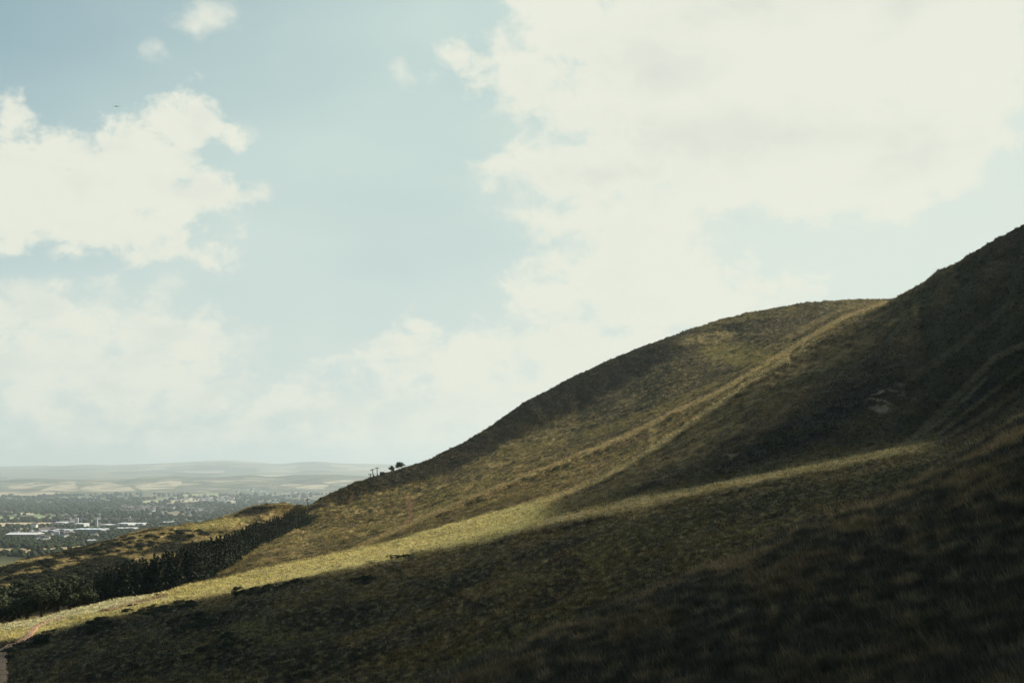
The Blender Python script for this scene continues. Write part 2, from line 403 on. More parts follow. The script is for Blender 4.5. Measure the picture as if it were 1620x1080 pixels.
WISP = [(408, 302, 16, 10), (328, 26, 28, 15), (307, 42, 13, 9), (246, 80, 4, 3), (638, 100, 4, 7), (682, 116, 8, 5), (-5, 105, 9, 9), (280, 455, 18, 10), (383, 196, 10, 8)]
GRAY = [(990, 95, 95, 34), (1040, 110, 60, 22), (850, 288, 95, 20), (960, 270, 130, 22), (1060, 205, 130, 14), (1150, 225, 110, 16), (1160, 8, 70, 12), (900, 375, 60, 12), (1250, 215, 90, 12)]
BIG = [(1180, 130, 330, 190), (900, 40, 110, 90), (850, 130, 95, 60), (745, 100, 45, 18), (800, 85, 40, 24), (850, 250, 90, 52), (960, 270, 200, 70), (1350, 130, 260, 230), (1500, 60, 130, 150), (1500, 160, 110, 130), (1400, 260, 170, 80), (1200, 280, 260, 70),
       (900, 345, 105, 34), (1010, 350, 160, 60), (1000, 430, 190, 70), (880, 470, 90, 50), (1080, 480, 220, 60), (1220, 460, 70, 36), (790, 245, 34, 32), (900, 560, 330, 60), (1000, 620, 300, 60)]
LOW = [(40, 480, 110, 46), (130, 490, 90, 40), (250, 535, 120, 46), (300, 560, 110, 40), (60, 570, 150, 60), (30, 640, 90, 40), (330, 620, 130, 40), (450, 640, 110, 34), (180, 590, 160, 50), (640, 560, 90, 40), (700, 580, 130, 50), (560, 640, 130, 40), (620, 680, 200, 40), (780, 640, 200, 60), (400, 690, 260, 25), (140, 455, 60, 20)]
edge = wnoise(.55, 9, .60, 1.3, 4.1, .3)
fine = wnoise(2.2, 6, .6, 1.2, 2.)
en = wmath('ADD', wmath('MULTIPLY', wmath('SUBTRACT', edge.outputs['Fac'], .5), 2.2), wmath('MULTIPLY', wmath('SUBTRACT', fine.outputs['Fac'], .5), .3))
dC = wmath('ADD', wmath('ADD', blobs(CUM), wmath('MULTIPLY', en, .95)), .05)
dB = wmath('ADD', wmath('ADD', blobs(BIG), wmath('MULTIPLY', en, .9)), .02)
dL = wmath('ADD', wmath('ADD', blobs(LOW), wmath('MULTIPLY', en, 1.0)), .12)
fC = wmap(dC, -.08, .42); fB = wmap(dB, -.1, .5); fL = wmap(dL, -.06, .6)
# thin bright veil: strongest low down and towards the sun
veil = wmath('ADD', wmap(eld, 2., 24., .97, .36, False), wmath('MULTIPLY', wmap(azd, -25., -4., 0., 1., False), .55), clamp=True)
vn = wnoise(.09, 4, .5, 2.4, 9.)
veil = wmath('MULTIPLY', veil, wmap(vn.outputs['Fac'], .25, .75, .86, 1.08, False), clamp=True)
veil = wmath('MULTIPLY', veil, wmap(eld, 22., 60., 1., .10))
back = wmap(wmath('ABSOLUTE', azd), 40., 110., 1., .25)
veil = wmath('MULTIPLY', veil, back)
lowcol = wmix(wmap(eld, 2., 20.), (6.6, 7.5, 7.05), (5.7, 7.0, 6.6))
lowcol = wmix(wmap(azd, -6., 16.), lowcol, (7.2, 7.95, 7.2))
tnt = N(wt, 'ShaderNodeVectorMath', operation='MULTIPLY'); wt.links.new(sky.outputs[0], tnt.inputs[0]); tnt.inputs[1].default_value = (.74, 1.08, 1.02)
base = wmix(veil, tnt.outputs[0], lowcol)
# cloud shading: greyer undersides and hollows
g1 = wnoise(.11, 5, .55, 2.3, 31., .4)
body = wmap(dB, .1, 1.6)
gr = wmath('MULTIPLY', wmath('MAXIMUM', wmath('MULTIPLY', wmap(g1.outputs['Fac'], .46, .7), .55), wmap(wmath('ADD', blobs(GRAY, .35), wmath('MULTIPLY', en, .35)), -.5, .9)), body)
WHITE = (8.25, 8.42, 7.3); GREY = (6.45, 6.8, 6.35)
cB = wmix(wmath('MULTIPLY', gr, .85), WHITE, GREY)
g2 = wnoise(.3, 5, .55, 1.8, 13., .3)
cL = wmix(wmap(g2.outputs['Fac'], .42, .68), (8.25, 8.4, 7.3), (7.3, 7.75, 6.95))
cC = wmix(wmath('MULTIPLY', wmap(g2.outputs['Fac'], .45, .72), .3), WHITE, (6.7, 7.1, 6.6))
s1 = wmix(wmath('MULTIPLY', fL, .95), base, cL)
s2 = wmix(wmath('MULTIPLY', fC, .97), s1, cC)
dW = wmath('ADD', wmath('ADD', blobs(WISP), wmath('MULTIPLY', en, .55)), .1)
s2 = wmix(wmath('MULTIPLY', wmap(dW, -.15, .5), .85), s2, cC)
s3 = wmix(wmath('MULTIPLY', fB, .98), s2, cB)
wt.links.new(s3, bg.inputs['Color']); wt.links.new(bg.outputs[0], wo.inputs['Surface'])

vs = scn.view_settings
scn.display_settings.display_device = 'sRGB'
vs.view_transform = 'Standard'; vs.look = 'None'; vs.exposure = .45; vs.gamma = 1; vs.use_curve_mapping = False
scn.cycles.use_denoising = True
scn.cycles.max_bounces = 5; scn.cycles.volume_bounces = 1; scn.cycles.diffuse_bounces = 2; scn.cycles.transmission_bounces = 4; scn.cycles.transparent_max_bounces = 6

# ------------------------------------------------------------------ hill tints: what grows where, plus painted shade and lit crests
def spot(px, py, x, y, rx, ry, s=0.):
    dx = (px - x) / rx; dy = (py - y + s * (px - x)) / ry
    return 1 - sst(.5, 1.15, np.sqrt(dx * dx + dy * dy))
def inpoly(px, py, poly):
    r = np.zeros(px.shape, bool); n = len(poly); j = n - 1
    for i in range(n):
        xi, yi = poly[i]; xj, yj = poly[j]
        if yi != yj:
            c = ((yi > py) != (yj > py)) & (px < (xj - xi) * (py - yi) / (yj - yi) + xi); r ^= c
        j = i
    return r
STRAW = np.array((.38, .29, .13)); OLIVE = np.array((.16, .13, .042)); BROWN = np.array((.15, .104, .040)); HEATH_SHADE = np.array((.024, .021, .014))  # darkest tone serves both heather and painted shade
DKGRN = np.array((.058, .050, .021)); BAND = np.array((.35, .295, .115)); PALE = np.array((.42, .38, .23)); SCAR = np.array((.19, .12, .065)); RUST = np.array((.12, .078, .035))
def mixc(c, d, f): return c + (d - c) * np.asarray(f)[..., None]
px, py = hill.px, hill.py
X, Y = hill.X, hill.Y
nA = fbm(X / 70, Y / 70, 4); nB = fbm(X / 18 + 40, Y / 18, 4); nC = fbm(X / 6, Y / 6 + 20, 3); nD = fbm(X / 40 - 9, Y / 40 + 33, 4)
c = np.zeros(X.shape + (3,)) + OLIVE
# big hill
f = sst(-.15, .3, nB + .5 * nA); c = mixc(c, BROWN, f * .8); upC = sst(800, 960, px) * (ROW > 10.9); c = mixc(c, DKGRN * .85, upC * .75)  # upper right darkened in colour where it turns from the sun
c = mixc(c, STRAW, sst(.0, .35, nD + .5 * nC) * (.6 - .28 * upC))
c = mixc(c, HEATH_SHADE * 1.4, sst(.06, .26, fbm(X / 9 + 31, Y / 9, 3) + .25 * nB) * .75)
nE = fbm(X / 3.1 + 4, Y / 4.4, 2); c = mixc(c, HEATH_SHADE * 1.6, sst(.12, .34, nE) * .6); c = mixc(c, STRAW, sst(.14, .36, -nE) * .4)
nF = fbm(X / 130 + 8, Y / 95, 3); c = mixc(c, HEATH_SHADE * 1.7, sst(.1, .3, nF + .3 * nB) * .35); c = mixc(c, OLIVE * 1.15, sst(.1, .35, -nF + .2 * nB) * .5)
c = mixc(c, DKGRN, sst(.02, .35, -nB * .6 - nC * .6 + .25 * nA) * .85)
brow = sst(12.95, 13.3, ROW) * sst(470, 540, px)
c = mixc(c, DKGRN * .6, brow * .95 * sst(1150, 980, px))  # brow shade painted in, as the face turns from the sun
c = mixc(c, HEATH_SHADE * 1.6, brow * .6 * sst(-.1, .25, nD + .3 * nB))
c = mixc(c, OLIVE * 1.25, spot(px, py, 1165, 560, 70, 22, -.1) * .8)
c = mixc(c, STRAW, spot(px, py, 1120, 535, 55, 10, .1) * .6 + spot(px, py, 1010, 690, 90, 18, .3) * .0)
# heath slope left of the plantation
mF = sst(475, 440, px) * sst(11.6, 12.1, ROW); sF = fbm((X + .5 * Y) / 55 + 3, (Y - .5 * X) / 26, 4) 
c = mixc(c, mixc(np.zeros_like(c) + STRAW * .8, OLIVE, sst(-.1, .3, nB)), mF * .8)
c = mixc(c, np.array((.022, .022, .011)), mF * sst(.0, .2, -sF + .28 * sst(330, 40, px)))
c = mixc(c, np.array((.30, .235, .11)), mF * sst(.16, .34, sF) * .7)
c = mixc(c, BAND * .95, spot(px, py, 345, 829, 62, 8, .15) * (ROW > 12.9))
c = mixc(c, HEATH_SHADE * 1.5, spot(px, py, 405, 808, 36, 9, .15) * (ROW > 12.9)); c = mixc(c, BROWN, spot(px, py, 450, 806, 28, 8) * .6 * (ROW > 12.9))
# ribs and gullies: crest light painted as straw, ground between darkened
mid = (ROW > 8.6) & (ROW < 12.5)
c = mixc(c, BROWN * .7, sst(9.1, 9.5, ROW) * (1 - sst(11., 11.2, ROW)) * sst(560, 700, px) * sst(-.3, .1, nB + .1) * .35)
c = mixc(c, STRAW, pl(px, py, R1, 5.5) * .45 * mid); c = mixc(c, STRAW, pl(px, py, R2, 6) * .45 * mid)
c = mixc(c, STRAW * .9, pl(px, py, [(1385, 478), (1335, 488), (1280, 515), (1200, 560)], 5) * .25 * (ROW > 10.5))
# dark hill at right: its shade painted in as darker plant tones
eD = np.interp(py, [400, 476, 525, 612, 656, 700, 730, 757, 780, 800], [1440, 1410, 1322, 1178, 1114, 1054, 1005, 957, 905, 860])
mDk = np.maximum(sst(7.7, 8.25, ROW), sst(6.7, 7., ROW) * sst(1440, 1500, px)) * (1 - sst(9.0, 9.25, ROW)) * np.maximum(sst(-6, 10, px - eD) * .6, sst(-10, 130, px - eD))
cD = mixc(np.zeros_like(c) + HEATH_SHADE * .6, DKGRN * .38, sst(-.1, .3, nB)); cD = mixc(cD, BROWN * .32, sst(.12, .4, nC * .7 + nD * .5) * .8)
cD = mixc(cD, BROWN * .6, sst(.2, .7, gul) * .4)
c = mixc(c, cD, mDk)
sc_n = sst(0, .25, fbm(X / 7, Y / 7, 4))
c = mixc(c, np.array((.17, .13, .09)), spot(px, py, 1400, 632, 36, 30, .5) * sc_n * mDk); c = mixc(c, np.array((.15, .11, .07)), spot(px, py, 1155, 720, 16, 9, .4) * sc_n * mDk)
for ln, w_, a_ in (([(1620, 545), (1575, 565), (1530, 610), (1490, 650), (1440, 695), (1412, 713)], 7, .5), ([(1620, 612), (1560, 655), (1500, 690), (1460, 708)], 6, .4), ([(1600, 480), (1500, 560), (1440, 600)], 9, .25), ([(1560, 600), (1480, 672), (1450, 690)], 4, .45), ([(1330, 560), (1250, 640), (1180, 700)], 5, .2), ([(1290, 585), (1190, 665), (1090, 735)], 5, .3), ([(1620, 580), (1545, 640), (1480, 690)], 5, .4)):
    c = mixc(c, np.array((.16, .115, .06)), pl(px, py, ln, w_) * a_ * mDk)  # painted pale lines: lit ridges as well as grass trails
# smooth strip on the valley side
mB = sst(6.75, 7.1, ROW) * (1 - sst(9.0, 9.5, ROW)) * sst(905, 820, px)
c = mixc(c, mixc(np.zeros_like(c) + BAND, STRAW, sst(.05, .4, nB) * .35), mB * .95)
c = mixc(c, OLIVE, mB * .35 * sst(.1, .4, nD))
# shaded valley side: same grass, shade painted in as darker tones
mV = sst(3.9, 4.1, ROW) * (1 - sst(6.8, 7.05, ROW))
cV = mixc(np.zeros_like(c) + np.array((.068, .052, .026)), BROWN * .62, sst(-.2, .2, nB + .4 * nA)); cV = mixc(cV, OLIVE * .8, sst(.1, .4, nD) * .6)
cV = mixc(cV, HEATH_SHADE, sst(.08, .3, fbm(X / 26 + 9, Y / 40, 4) + .25 * sst(420, 60, px)) * .8)
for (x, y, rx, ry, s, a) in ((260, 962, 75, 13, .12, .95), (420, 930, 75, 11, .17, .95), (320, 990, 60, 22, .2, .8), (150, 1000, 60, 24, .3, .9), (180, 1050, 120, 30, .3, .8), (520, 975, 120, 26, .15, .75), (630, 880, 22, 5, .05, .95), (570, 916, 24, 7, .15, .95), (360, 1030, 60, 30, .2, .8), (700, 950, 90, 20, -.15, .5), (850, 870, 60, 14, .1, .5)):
    cV = mixc(cV, HEATH_SHADE * .7, spot(px + nB * 30, py + nC * 14, x, y, rx, ry, s) * a)
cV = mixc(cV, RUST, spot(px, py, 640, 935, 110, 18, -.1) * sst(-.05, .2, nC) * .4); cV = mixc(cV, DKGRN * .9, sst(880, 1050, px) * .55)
nV = fbm(X / 1.6 + 4, Y / 2.4, 2); cV = mixc(cV, HEATH_SHADE, sst(.08, .32, nV) * .55); cV = mixc(cV, STRAW * .7, sst(.16, .36, -nV) * .45)
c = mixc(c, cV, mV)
TR = [(576, 884), (595, 893), (620, 901), (640, 908), (655, 922), (680, 930), (710, 938), (735, 950), (765, 958), (780, 975), (800, 985), (807, 1005), (812, 1020)]
c = mixc(c, HEATH_SHADE * .5, pl(px, py, TR, 3.2) * .55 * (ROW > 4) * (ROW < 7.3))
# rib below the dark hill: its streak of sun also painted as straw
mS = sst(6.8, 7.0, ROW) * (1 - sst(7.3, 8.0, ROW)) * sst(800, 900, px) * sst(1500, 1380, px)
c = mixc(c, mixc(np.zeros_like(c) + STRAW * .85, OLIVE, sst(-.05, .35, nB) * .6), mS * .85)
# pale strip, scars
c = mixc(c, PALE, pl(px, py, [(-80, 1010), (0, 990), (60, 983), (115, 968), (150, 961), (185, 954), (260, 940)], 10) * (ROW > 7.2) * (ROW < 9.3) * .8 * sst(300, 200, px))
c = mixc(c, SCAR, pl(px, py, [(645, 786), (649, 796), (651, 808), (648, 820), (645, 826)], 6) * (ROW > 10.5) * .9)
c = mixc(c, SCAR * .8, pl(px, py, [(558, 783), (553, 798)], 4) * (ROW > 12) * .6); c = mixc(c, STRAW * .8, spot(px, py, 1033, 685, 7, 28) * (ROW > 9) * (ROW < 11.2) * .6)
c = mixc(c, SCAR, pl(px, py, [(160, 967), (200, 957), (240, 947), (262, 941)], 4) * (ROW > 6.8) * (ROW < 9.2) * .7)
# near slope: grass darkened, part of its shade painted in
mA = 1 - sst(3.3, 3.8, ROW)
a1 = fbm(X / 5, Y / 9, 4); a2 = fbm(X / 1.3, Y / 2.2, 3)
cA = mixc(np.zeros_like(c) + np.array((.046, .041, .030)), np.array((.10, .07, .038)), sst(-.05, .4, a1 + .7 * a2) * .7); cA = mixc(cA, HEATH_SHADE, sst(-.05, .25, -a2 + .3 * a1) * .7); cA = mixc(cA, np.array((.20, .145, .08)), sst(.18, .4, a2 - .2 * a1) * .5)
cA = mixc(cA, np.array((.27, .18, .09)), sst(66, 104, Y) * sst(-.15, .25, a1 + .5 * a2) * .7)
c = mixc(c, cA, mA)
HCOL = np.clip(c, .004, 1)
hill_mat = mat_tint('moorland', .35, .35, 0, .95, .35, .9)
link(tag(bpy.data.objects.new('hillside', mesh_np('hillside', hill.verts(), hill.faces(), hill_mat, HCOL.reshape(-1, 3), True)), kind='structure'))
# ------------------------------------------------------------------ unseen cloud added overhead, its holes laid out to shade the near slopes
ZC = 1800.
EDGE = [(-900, 1062), (-300, 1036), (0, 1020), (60, 1005), (110, 988), (170, 976), (240, 963), (320, 951), (400, 932), (500, 912), (600, 890), (680, 874), (740, 858), (800, 838), (850, 812), (905, 780)]
px, py = hill.px, hill.py
ex = np.array(EDGE, float)
dE = py - np.interp(px, ex[:, 0], ex[:, 1])                      # below the edge of the shadow
soft = np.interp(px, [0, 300, 600, 850], [7, 9, 16, 45])
through = 1 - sst(-soft * .5, soft, dE) * sst(960, 900, px)
rD = px - eD
wedge = sst(-22, 30, rD) * sst(830, 905, px) * (ROW < 9.3)
lightD = .01 + .5 * np.exp(-(np.clip(rD, 0, 2000) / 150.) ** 1.1)
through = np.where(ROW < 9.3, through * (1 - wedge) + lightD * wedge, 1.)
rib = pl(px, py, [(700, 868), (790, 850), (850, 839), (1000, 806), (1150, 775), (1300, 746), (1430, 721), (1505, 703)], 24)
low = sst(7.6, 7.0, ROW)
lv = .15 * spot(px, py, 980, 850, 520, 110, .2) + .09
lv = lv * (1 - .3 * sst(420, 100, px)) * (1 - .35 * sst(1020, 1080, py))
base_t = through * (1 - low) + np.minimum(through, 1) * low
inshade = sst(.0, 1., sst(-soft * .5, soft, dE)) * (ROW < 7.9)
lv = np.maximum(lv, .75 * spot(px, py, -6, 1062, 26, 50))
through = np.where(ROW < 7.9, (1 - inshade) * through + inshade * lv, through)
through = np.maximum(through, rib * (.42 + .16 * sst(1500, 1150, px)) * (ROW < 8.4) * (ROW > 6.2))
mAq = 1 - sst(3.2, 4.2, ROW)
lightA = .03 + .42 * sst(66, 102, hill.Y) * sst(1700, 1100, px)
through = through * (1 - mAq) + lightA * mAq
bD = rD > 25
through = np.clip(through, 0, 1)
t_ = (ZC - hill.Z) / SDIR[2]
QX = hill.X + SDIR[0] * t_; QY = hill.Y + SDIR[1] * t_
cs = 6.
sel = (ROW > 1.2) & (ROW < 9.6) & (px > -500) & (px < 2300)
cx0, cx1 = QX[sel].min() - 40, QX[sel].max() + 40; cy0, cy1 = QY[sel].min() - 40, QY[sel].max() + 40
nx_, ny_ = int((cx1 - cx0) / cs) + 2, int((cy1 - cy0) / cs) + 2
ia = ((QY[sel] - cy0) / cs).astype(int); ja = ((QX[sel] - cx0) / cs).astype(int)
wgt = np.where(hill.vis[sel], 1., .02)
sw = np.bincount(ia * nx_ + ja, weights=wgt, minlength=nx_ * ny_).reshape(ny_, nx_)
stt = np.bincount(ia * nx_ + ja, weights=wgt * through[sel], minlength=nx_ * ny_).reshape(ny_, nx_)
val = np.where(sw > 0, stt / np.maximum(sw, 1e-9), 0); has = sw > 0
reach = has.copy()
for k in range(40):
    def nb(a): return np.roll(a, 1, 0) + np.roll(a, -1, 0) + np.roll(a, 1, 1) + np.roll(a, -1, 1)
    cn = nb(has.astype(float)); v2 = nb(val * has) / np.maximum(cn, 1e-9)
    new = ~has & (cn > 0)
    val = np.where(new, v2, val); has = has | new
    if k == 5: reach = has.copy()
ii, jj = np.nonzero(reach)
thr = rng.random(reach.shape) * .5 + .5 * ((np.add.outer(np.arange(ny_) * .7548777, np.arange(nx_) * .5698403)) % 1.)
thr = np.argsort(np.argsort(thr.ravel())).reshape(thr.shape) / thr.size
solid = reach & (thr > val)
gx, gy = np.meshgrid(cx0 + cs * np.arange(nx_), cy0 + cs * np.arange(ny_))
ii, jj = np.nonzero(solid)
zb = ZC + 6 * fbm(gx / 60, gy / 60, 3)[ii, jj]; th = 1.2 + 2.2 * (val[ii, jj] < .03) * rng.random(len(ii))
X0, Y0 = gx[ii, jj], gy[ii, jj]
corn = np.array([(0, 0, 0), (1, 0, 0), (1, 1, 0), (0, 1, 0), (0, 0, 1), (1, 0, 1), (1, 1, 1), (0, 1, 1)], float)
jit = rng.normal(0, .35, (len(ii), 8, 3)) * np.array((1, 1, .3))
cv = np.stack([X0, Y0, zb], 1)[:, None, :] + corn[None] * np.stack([np.full(len(ii), cs), np.full(len(ii), cs), th], 1)[:, None, :] + jit * (val[ii, jj] > .02)[:, None, None]
cf = (np.array([(0, 3, 2, 1), (4, 5, 6, 7), (0, 1, 5, 4), (1, 2, 6, 5), (2, 3, 7, 6), (3, 0, 4, 7)])[None] + 8 * np.arange(len(ii))[:, None, None]).reshape(-1, 4)
cl = bpy.data.objects.new('sky_cloud', mesh_np('sky_cloud', cv.reshape(-1, 3), cf, mat_plain('cloud_vapour', (.8, .8, .8), 1., 0., .03, .01)))
link(tag(cl, kind='structure'))
print('cloud cells', len(ii), nx_, ny_)

# ------------------------------------------------------------------ valley plain and far hills
PZ = -220.
def flat(y, z=PZ): return lambda u: (z / y + 0 * u, math.log(y) + 0 * u)
M_RIDGE = [(-900, 768, 19500), (-200, 762, 19500), (0, 759, 19500), (60, 757, 19500), (130, 758, 19500), (200, 757.5, 19500), (235, 754, 19500), (290, 752.5, 19500), (340, 754, 19500), (400, 751.5, 19500), (425, 754, 19500), (470, 751, 19500), (520, 750.5, 19500), (580, 753, 19500), (640, 757, 19500), (900, 765, 19500), (2500, 765, 19500)]
PL = [flat(1150, -190), flat(1800, -140), flat(2500, -168), flat(3500, -200), flat(5000, -240), flat(7500, -285), flat(11000, -325), flat(14000, -325), [(-900, 775, 16500), (0, 769, 16500), (240, 767, 16500), (480, 765, 16500), (640, 767, 16500), (2500, 772, 16500)],
      M_RIDGE, shift(M_RIDGE, 6, 1.15), flat(26000, -330)]
pc2 = np.concatenate([np.linspace(-900, -60, 60)[:-1], np.linspace(-60, 700, 620), np.linspace(700, 2500, 50)[1:]])
UC2 = ray(pc2, np.full_like(pc2, 735))[0]
plain = Loft(PL, [6, 60, 70, 70, 70, 60, 40, 50, 40, 10, 6], UC2)
X, Y = plain.X, plain.Y
plain.Z += fbm(X / 900, Y / 900, 3) * 7 * sst(5500, 9500, Y) + fbm(X / 2400, Y / 1600, 4) * 16 * sst(16200, 19000, Y)
plain.finish()
px, py = plain.px, plain.py
# fields: jittered cells, each one crop; hedges between them
WHEAT = np.array((.40, .335, .23)); GRASS = np.array((.13, .15, .075)); PASTURE = np.array((.18, .175, .10)); SOIL = np.array((.22, .165, .11)); WOOD = np.array((.026, .034, .018)); TOWN = np.array((.22, .21, .20))
wxp = X + 90 * fbm(X / 500, Y / 500, 2); wyp = Y + 90 * fbm(X / 500 + 8, Y / 500, 2)
def cells(x, y, sx, sy):
    ix = np.floor(x / sx).astype(np.int64); iy = np.floor(y / sy).astype(np.int64)
    b1 = np.full(x.shape, 1e18); b2 = b1.copy(); idc = np.zeros(x.shape, np.int64)
    for a in (-1, 0, 1):
        for b in (-1, 0, 1):
            k = _h(ix + a, iy + b); r1 = k / 4096.; r2 = _h(iy + b + 77, ix + a + 5) / 4096.
            d = np.hypot((ix + a + .15 + .7 * r1) * sx - x, (iy + b + .15 + .7 * r2) * sy - y)
            n = d < b1; b2 = np.where(n, b1, np.minimum(b2, d)); idc = np.where(n, k, idc); b1 = np.where(n, d, b1)
    return idc, b2 - b1
idc, edg = cells(wxp, wyp, 420., 380.)
pal = np.stack([WHEAT, PASTURE, GRASS, WOOD, GRASS * .8, SOIL, WOOD, PASTURE * .8])
c = pal[idc % 8] * (.85 + .3 * ((idc // 8) % 16 / 16.))[..., None]
c = mixc(c, WOOD, sst(26, 8, edg) * .85)
wood = sst(-.02, .12, fbm(X / 420 + 3, Y / 380, 4) * 1.2 - .10 * sst(800, 788, py) + .10 * spot(px, py, 330, 806, 420, 12) + .22 * spot(px, py, 120, 800, 160, 12) - .3 * sst(775, 765, py) + .25 * spot(px, py, 100, 850, 260, 20))
c = mixc(c, WOOD, wood)
town = sst(.02, .2, fbm(X / 500 - 8, Y / 600, 4) + .35 * spot(px, py, 240, 806, 90, 5) + .35 * spot(px, py, 330, 791, 70, 6) + .3 * spot(px, py, 450, 779, 130, 12)) * sst(835, 815, py) * sst(768, 774, py)
tn = fbm(X / 60, Y / 60, 2); c = mixc(c, mixc(np.zeros_like(c) + WOOD * 1.8, TOWN, sst(-.05, .15, tn)), town * .8)
def field(poly, col, soft=None):
    global c
    m = inpoly(px + fbm(X / 300, Y / 300, 2) * 2.5, py + fbm(X / 250 + 5, Y / 250, 2) * .8, poly); c = np.where(m[..., None], np.asarray(col) * (1 + .12 * fbm(X / 120, Y / 120, 3))[..., None], c); wood[m] = 0
field([(-200, 864), (60, 868), (140, 862), (170, 872), (-200, 882)], (.27, .21, .12)); field([(10, 876), (42, 869), (34, 874), (12, 878)], WOOD)
field([(-200, 880), (50, 878), (60, 900), (-200, 910)], (.085, .09, .04))
field([(-120, 818), (70, 816.5), (86, 817.5), (84, 821.5), (-120, 823)], (.24, .30, .15)); field([(-120, 827), (84, 826), (80, 832), (-120, 833)], (.40, .33, .22)); field([(20, 835), (80, 833), (75, 837), (10, 838)], (.2, .19, .1))
field([(22, 812), (35, 810), (56, 810), (54, 814), (24, 814)], (.42, .38, .27)); field([(54, 812), (70, 811), (72, 816), (54, 816)], (.2, .24, .11))
field([(14, 768), (50, 763.5), (62, 768), (40, 773), (14, 773)], WHEAT); field([(62, 776), (90, 766), (118, 764), (122, 770), (126, 777)], WHEAT * 1.02); field([(124, 771), (170, 764), (186, 765.5), (206, 770), (214, 776), (130, 777)], WHEAT * 1.04)
field([(212, 768), (250, 762), (287, 759), (288, 764), (275, 772), (225, 775)], WHEAT * 1.05); field([(-100, 782), (30, 777), (115, 779), (80, 783), (-100, 786)], WHEAT * .95); field([(218, 793), (238, 790.5), (255, 792), (252, 796), (222, 796.5)], (.36, .36, .18))
field([(266, 791), (300, 789), (345, 790), (340, 796), (268, 795.5)], WHEAT * .95); field([(288, 782), (345, 779), (345, 784.5), (290, 785)], (.32, .34, .17)); field([(468, 770), (500, 766.5), (520, 767.5), (512, 773), (470, 773)], WHEAT)
field([(520, 785), (555, 766), (600, 757), (620, 775), (560, 792)], (.46, .38, .28)); field([(508, 762), (550, 758.5), (560, 761), (520, 765)], WHEAT); field([(300, 793), (345, 791), (378, 793), (376, 796), (305, 796)], (.40, .36, .28))
far_b = sst(17000, 18600, Y) * sst(215, 260, px) * sst(-.3, .1, fbm(X / 700, Y / 500, 3) + .1)
c = mixc(c, WOOD * 1.2, far_b * .85)
c = mixc(c, WOOD * 1.3, sst(11000, 13500, Y) * sst(.05, .22, fbm(X / 330 + 70, Y / 420, 4)) * .8)
c = mixc(c, PASTURE, sst(5000, 6500, Y) * sst(.1, .2, fbm(X / 260 + 11, Y / 180, 3)) * .5)
PCOL = np.clip(c, .01, 1)
pm = mat_tint('farmland', .02, .2, 0, .95, 0)
link(tag(bpy.data.objects.new('valley_plain', mesh_np('valley_plain', plain.verts(), plain.faces(), pm, PCOL.reshape(-1, 3), True)), kind='structure'))
F_RIDGE = [(-900, 742, 40000), (-200, 739, 40000), (0, 737.5, 40000), (60, 736.5, 40000), (100, 736, 40000), (145, 734.5, 40000), (180, 735.5, 40000), (230, 733.5, 40000), (265, 731.5, 40000), (310, 730, 40000), (345, 728.5, 40000), (365, 728, 40000), (385, 729.5, 40000), (410, 731, 40000), (440, 733, 40000), (470, 731, 40000), (500, 730, 40000), (540, 732, 40000), (575, 733, 40000), (620, 734, 40000), (900, 738, 40000), (2500, 742, 40000)]
N_RIDGE = [(-900, 752, 29000), (0, 748, 29000), (120, 747, 29000), (230, 745.5, 29000), (330, 748, 29000), (420, 745, 29000), (520, 744, 29000), (620, 747, 29000), (2500, 752, 29000)]
hills = Loft([flat(22500, -330), [(a, b + 12, 25500) for a, b, _ in N_RIDGE], N_RIDGE, shift(N_RIDGE, 2, 1.06), [(a, b + 6, 34000) for a, b, _ in F_RIDGE], F_RIDGE, shift(F_RIDGE, 5, 1.08)], [4, 14, 6, 10, 14, 8], UC2)
hills.Z += fbm(hills.X / 1500, hills.Y / 1500, 4) * 26 * (hills.v > -.02); hills.finish()
idc, edg = cells(hills.X, hills.Y, 900., 800.)
c = pal[idc % 8] * .9
link(tag(bpy.data.objects.new('distant_hills', mesh_np('distant_hills', hills.verts(), hills.faces(), pm, c.reshape(-1, 3), True)), kind='structure'))

# woods and hedgerow trees of the plain: nobody could count them
ph = (1 + 5 ** .5) / 2
IV = np.array([(-1, ph, 0), (1, ph, 0), (-1, -ph, 0), (1, -ph, 0), (0, -1, ph), (0, 1, ph), (0, -1, -ph), (0, 1, -ph), (ph, 0, -1), (ph, 0, 1), (-ph, 0, -1), (-ph, 0, 1)]) / math.hypot(1, ph)
IF = np.array([(0, 11, 5), (0, 5, 1), (0, 1, 7), (0, 7, 10), (0, 10, 11), (1, 5, 9), (5, 11, 4), (11, 10, 2), (10, 7, 6), (7, 1, 8), (3, 9, 4), (3, 4, 2), (3, 2, 6), (3, 6, 8), (3, 8, 9), (4, 9, 5), (2, 4, 11), (6, 2, 10), (8, 6, 7), (9, 8, 1)])
pw = np.maximum(wood, sst(26, 8, cells(wxp, wyp, 420., 380.)[1]) * .55) * (plain.px > -200) * (plain.px < 640) * (plain.Y > 1500) * (plain.Y < 13000)
pw[:, :-1] *= np.clip(np.diff(plain.px, axis=1), 0, 3); pw[:-1] *= np.clip(-np.diff(plain.py, axis=0), 0, 3)
pw = np.clip(pw, 0, None).ravel(); pw /= pw.sum()
nt_ = 9500
pick = rng.choice(len(pw), nt_, p=pw)
tp = plain.verts()[pick]; sz = rng.uniform(5, 9, nt_) * np.clip(tp[:, 1] / 4500, .55, 2.)
tp[:, 0] += rng.normal(0, 12, nt_); tp[:, 1] += rng.normal(0, 25, nt_)
V = IV[None] * (1 + rng.normal(0, .16, (nt_, 12, 1))) * sz[:, None, None] * np.array((1.25, 1.25, .95)) + tp[:, None, :] + np.array((0, 0, 1.))[None, None] * sz[:, None, None] * .65
Fc = (IF[None] + 12 * np.arange(nt_)[:, None, None]).reshape(-1, 3)
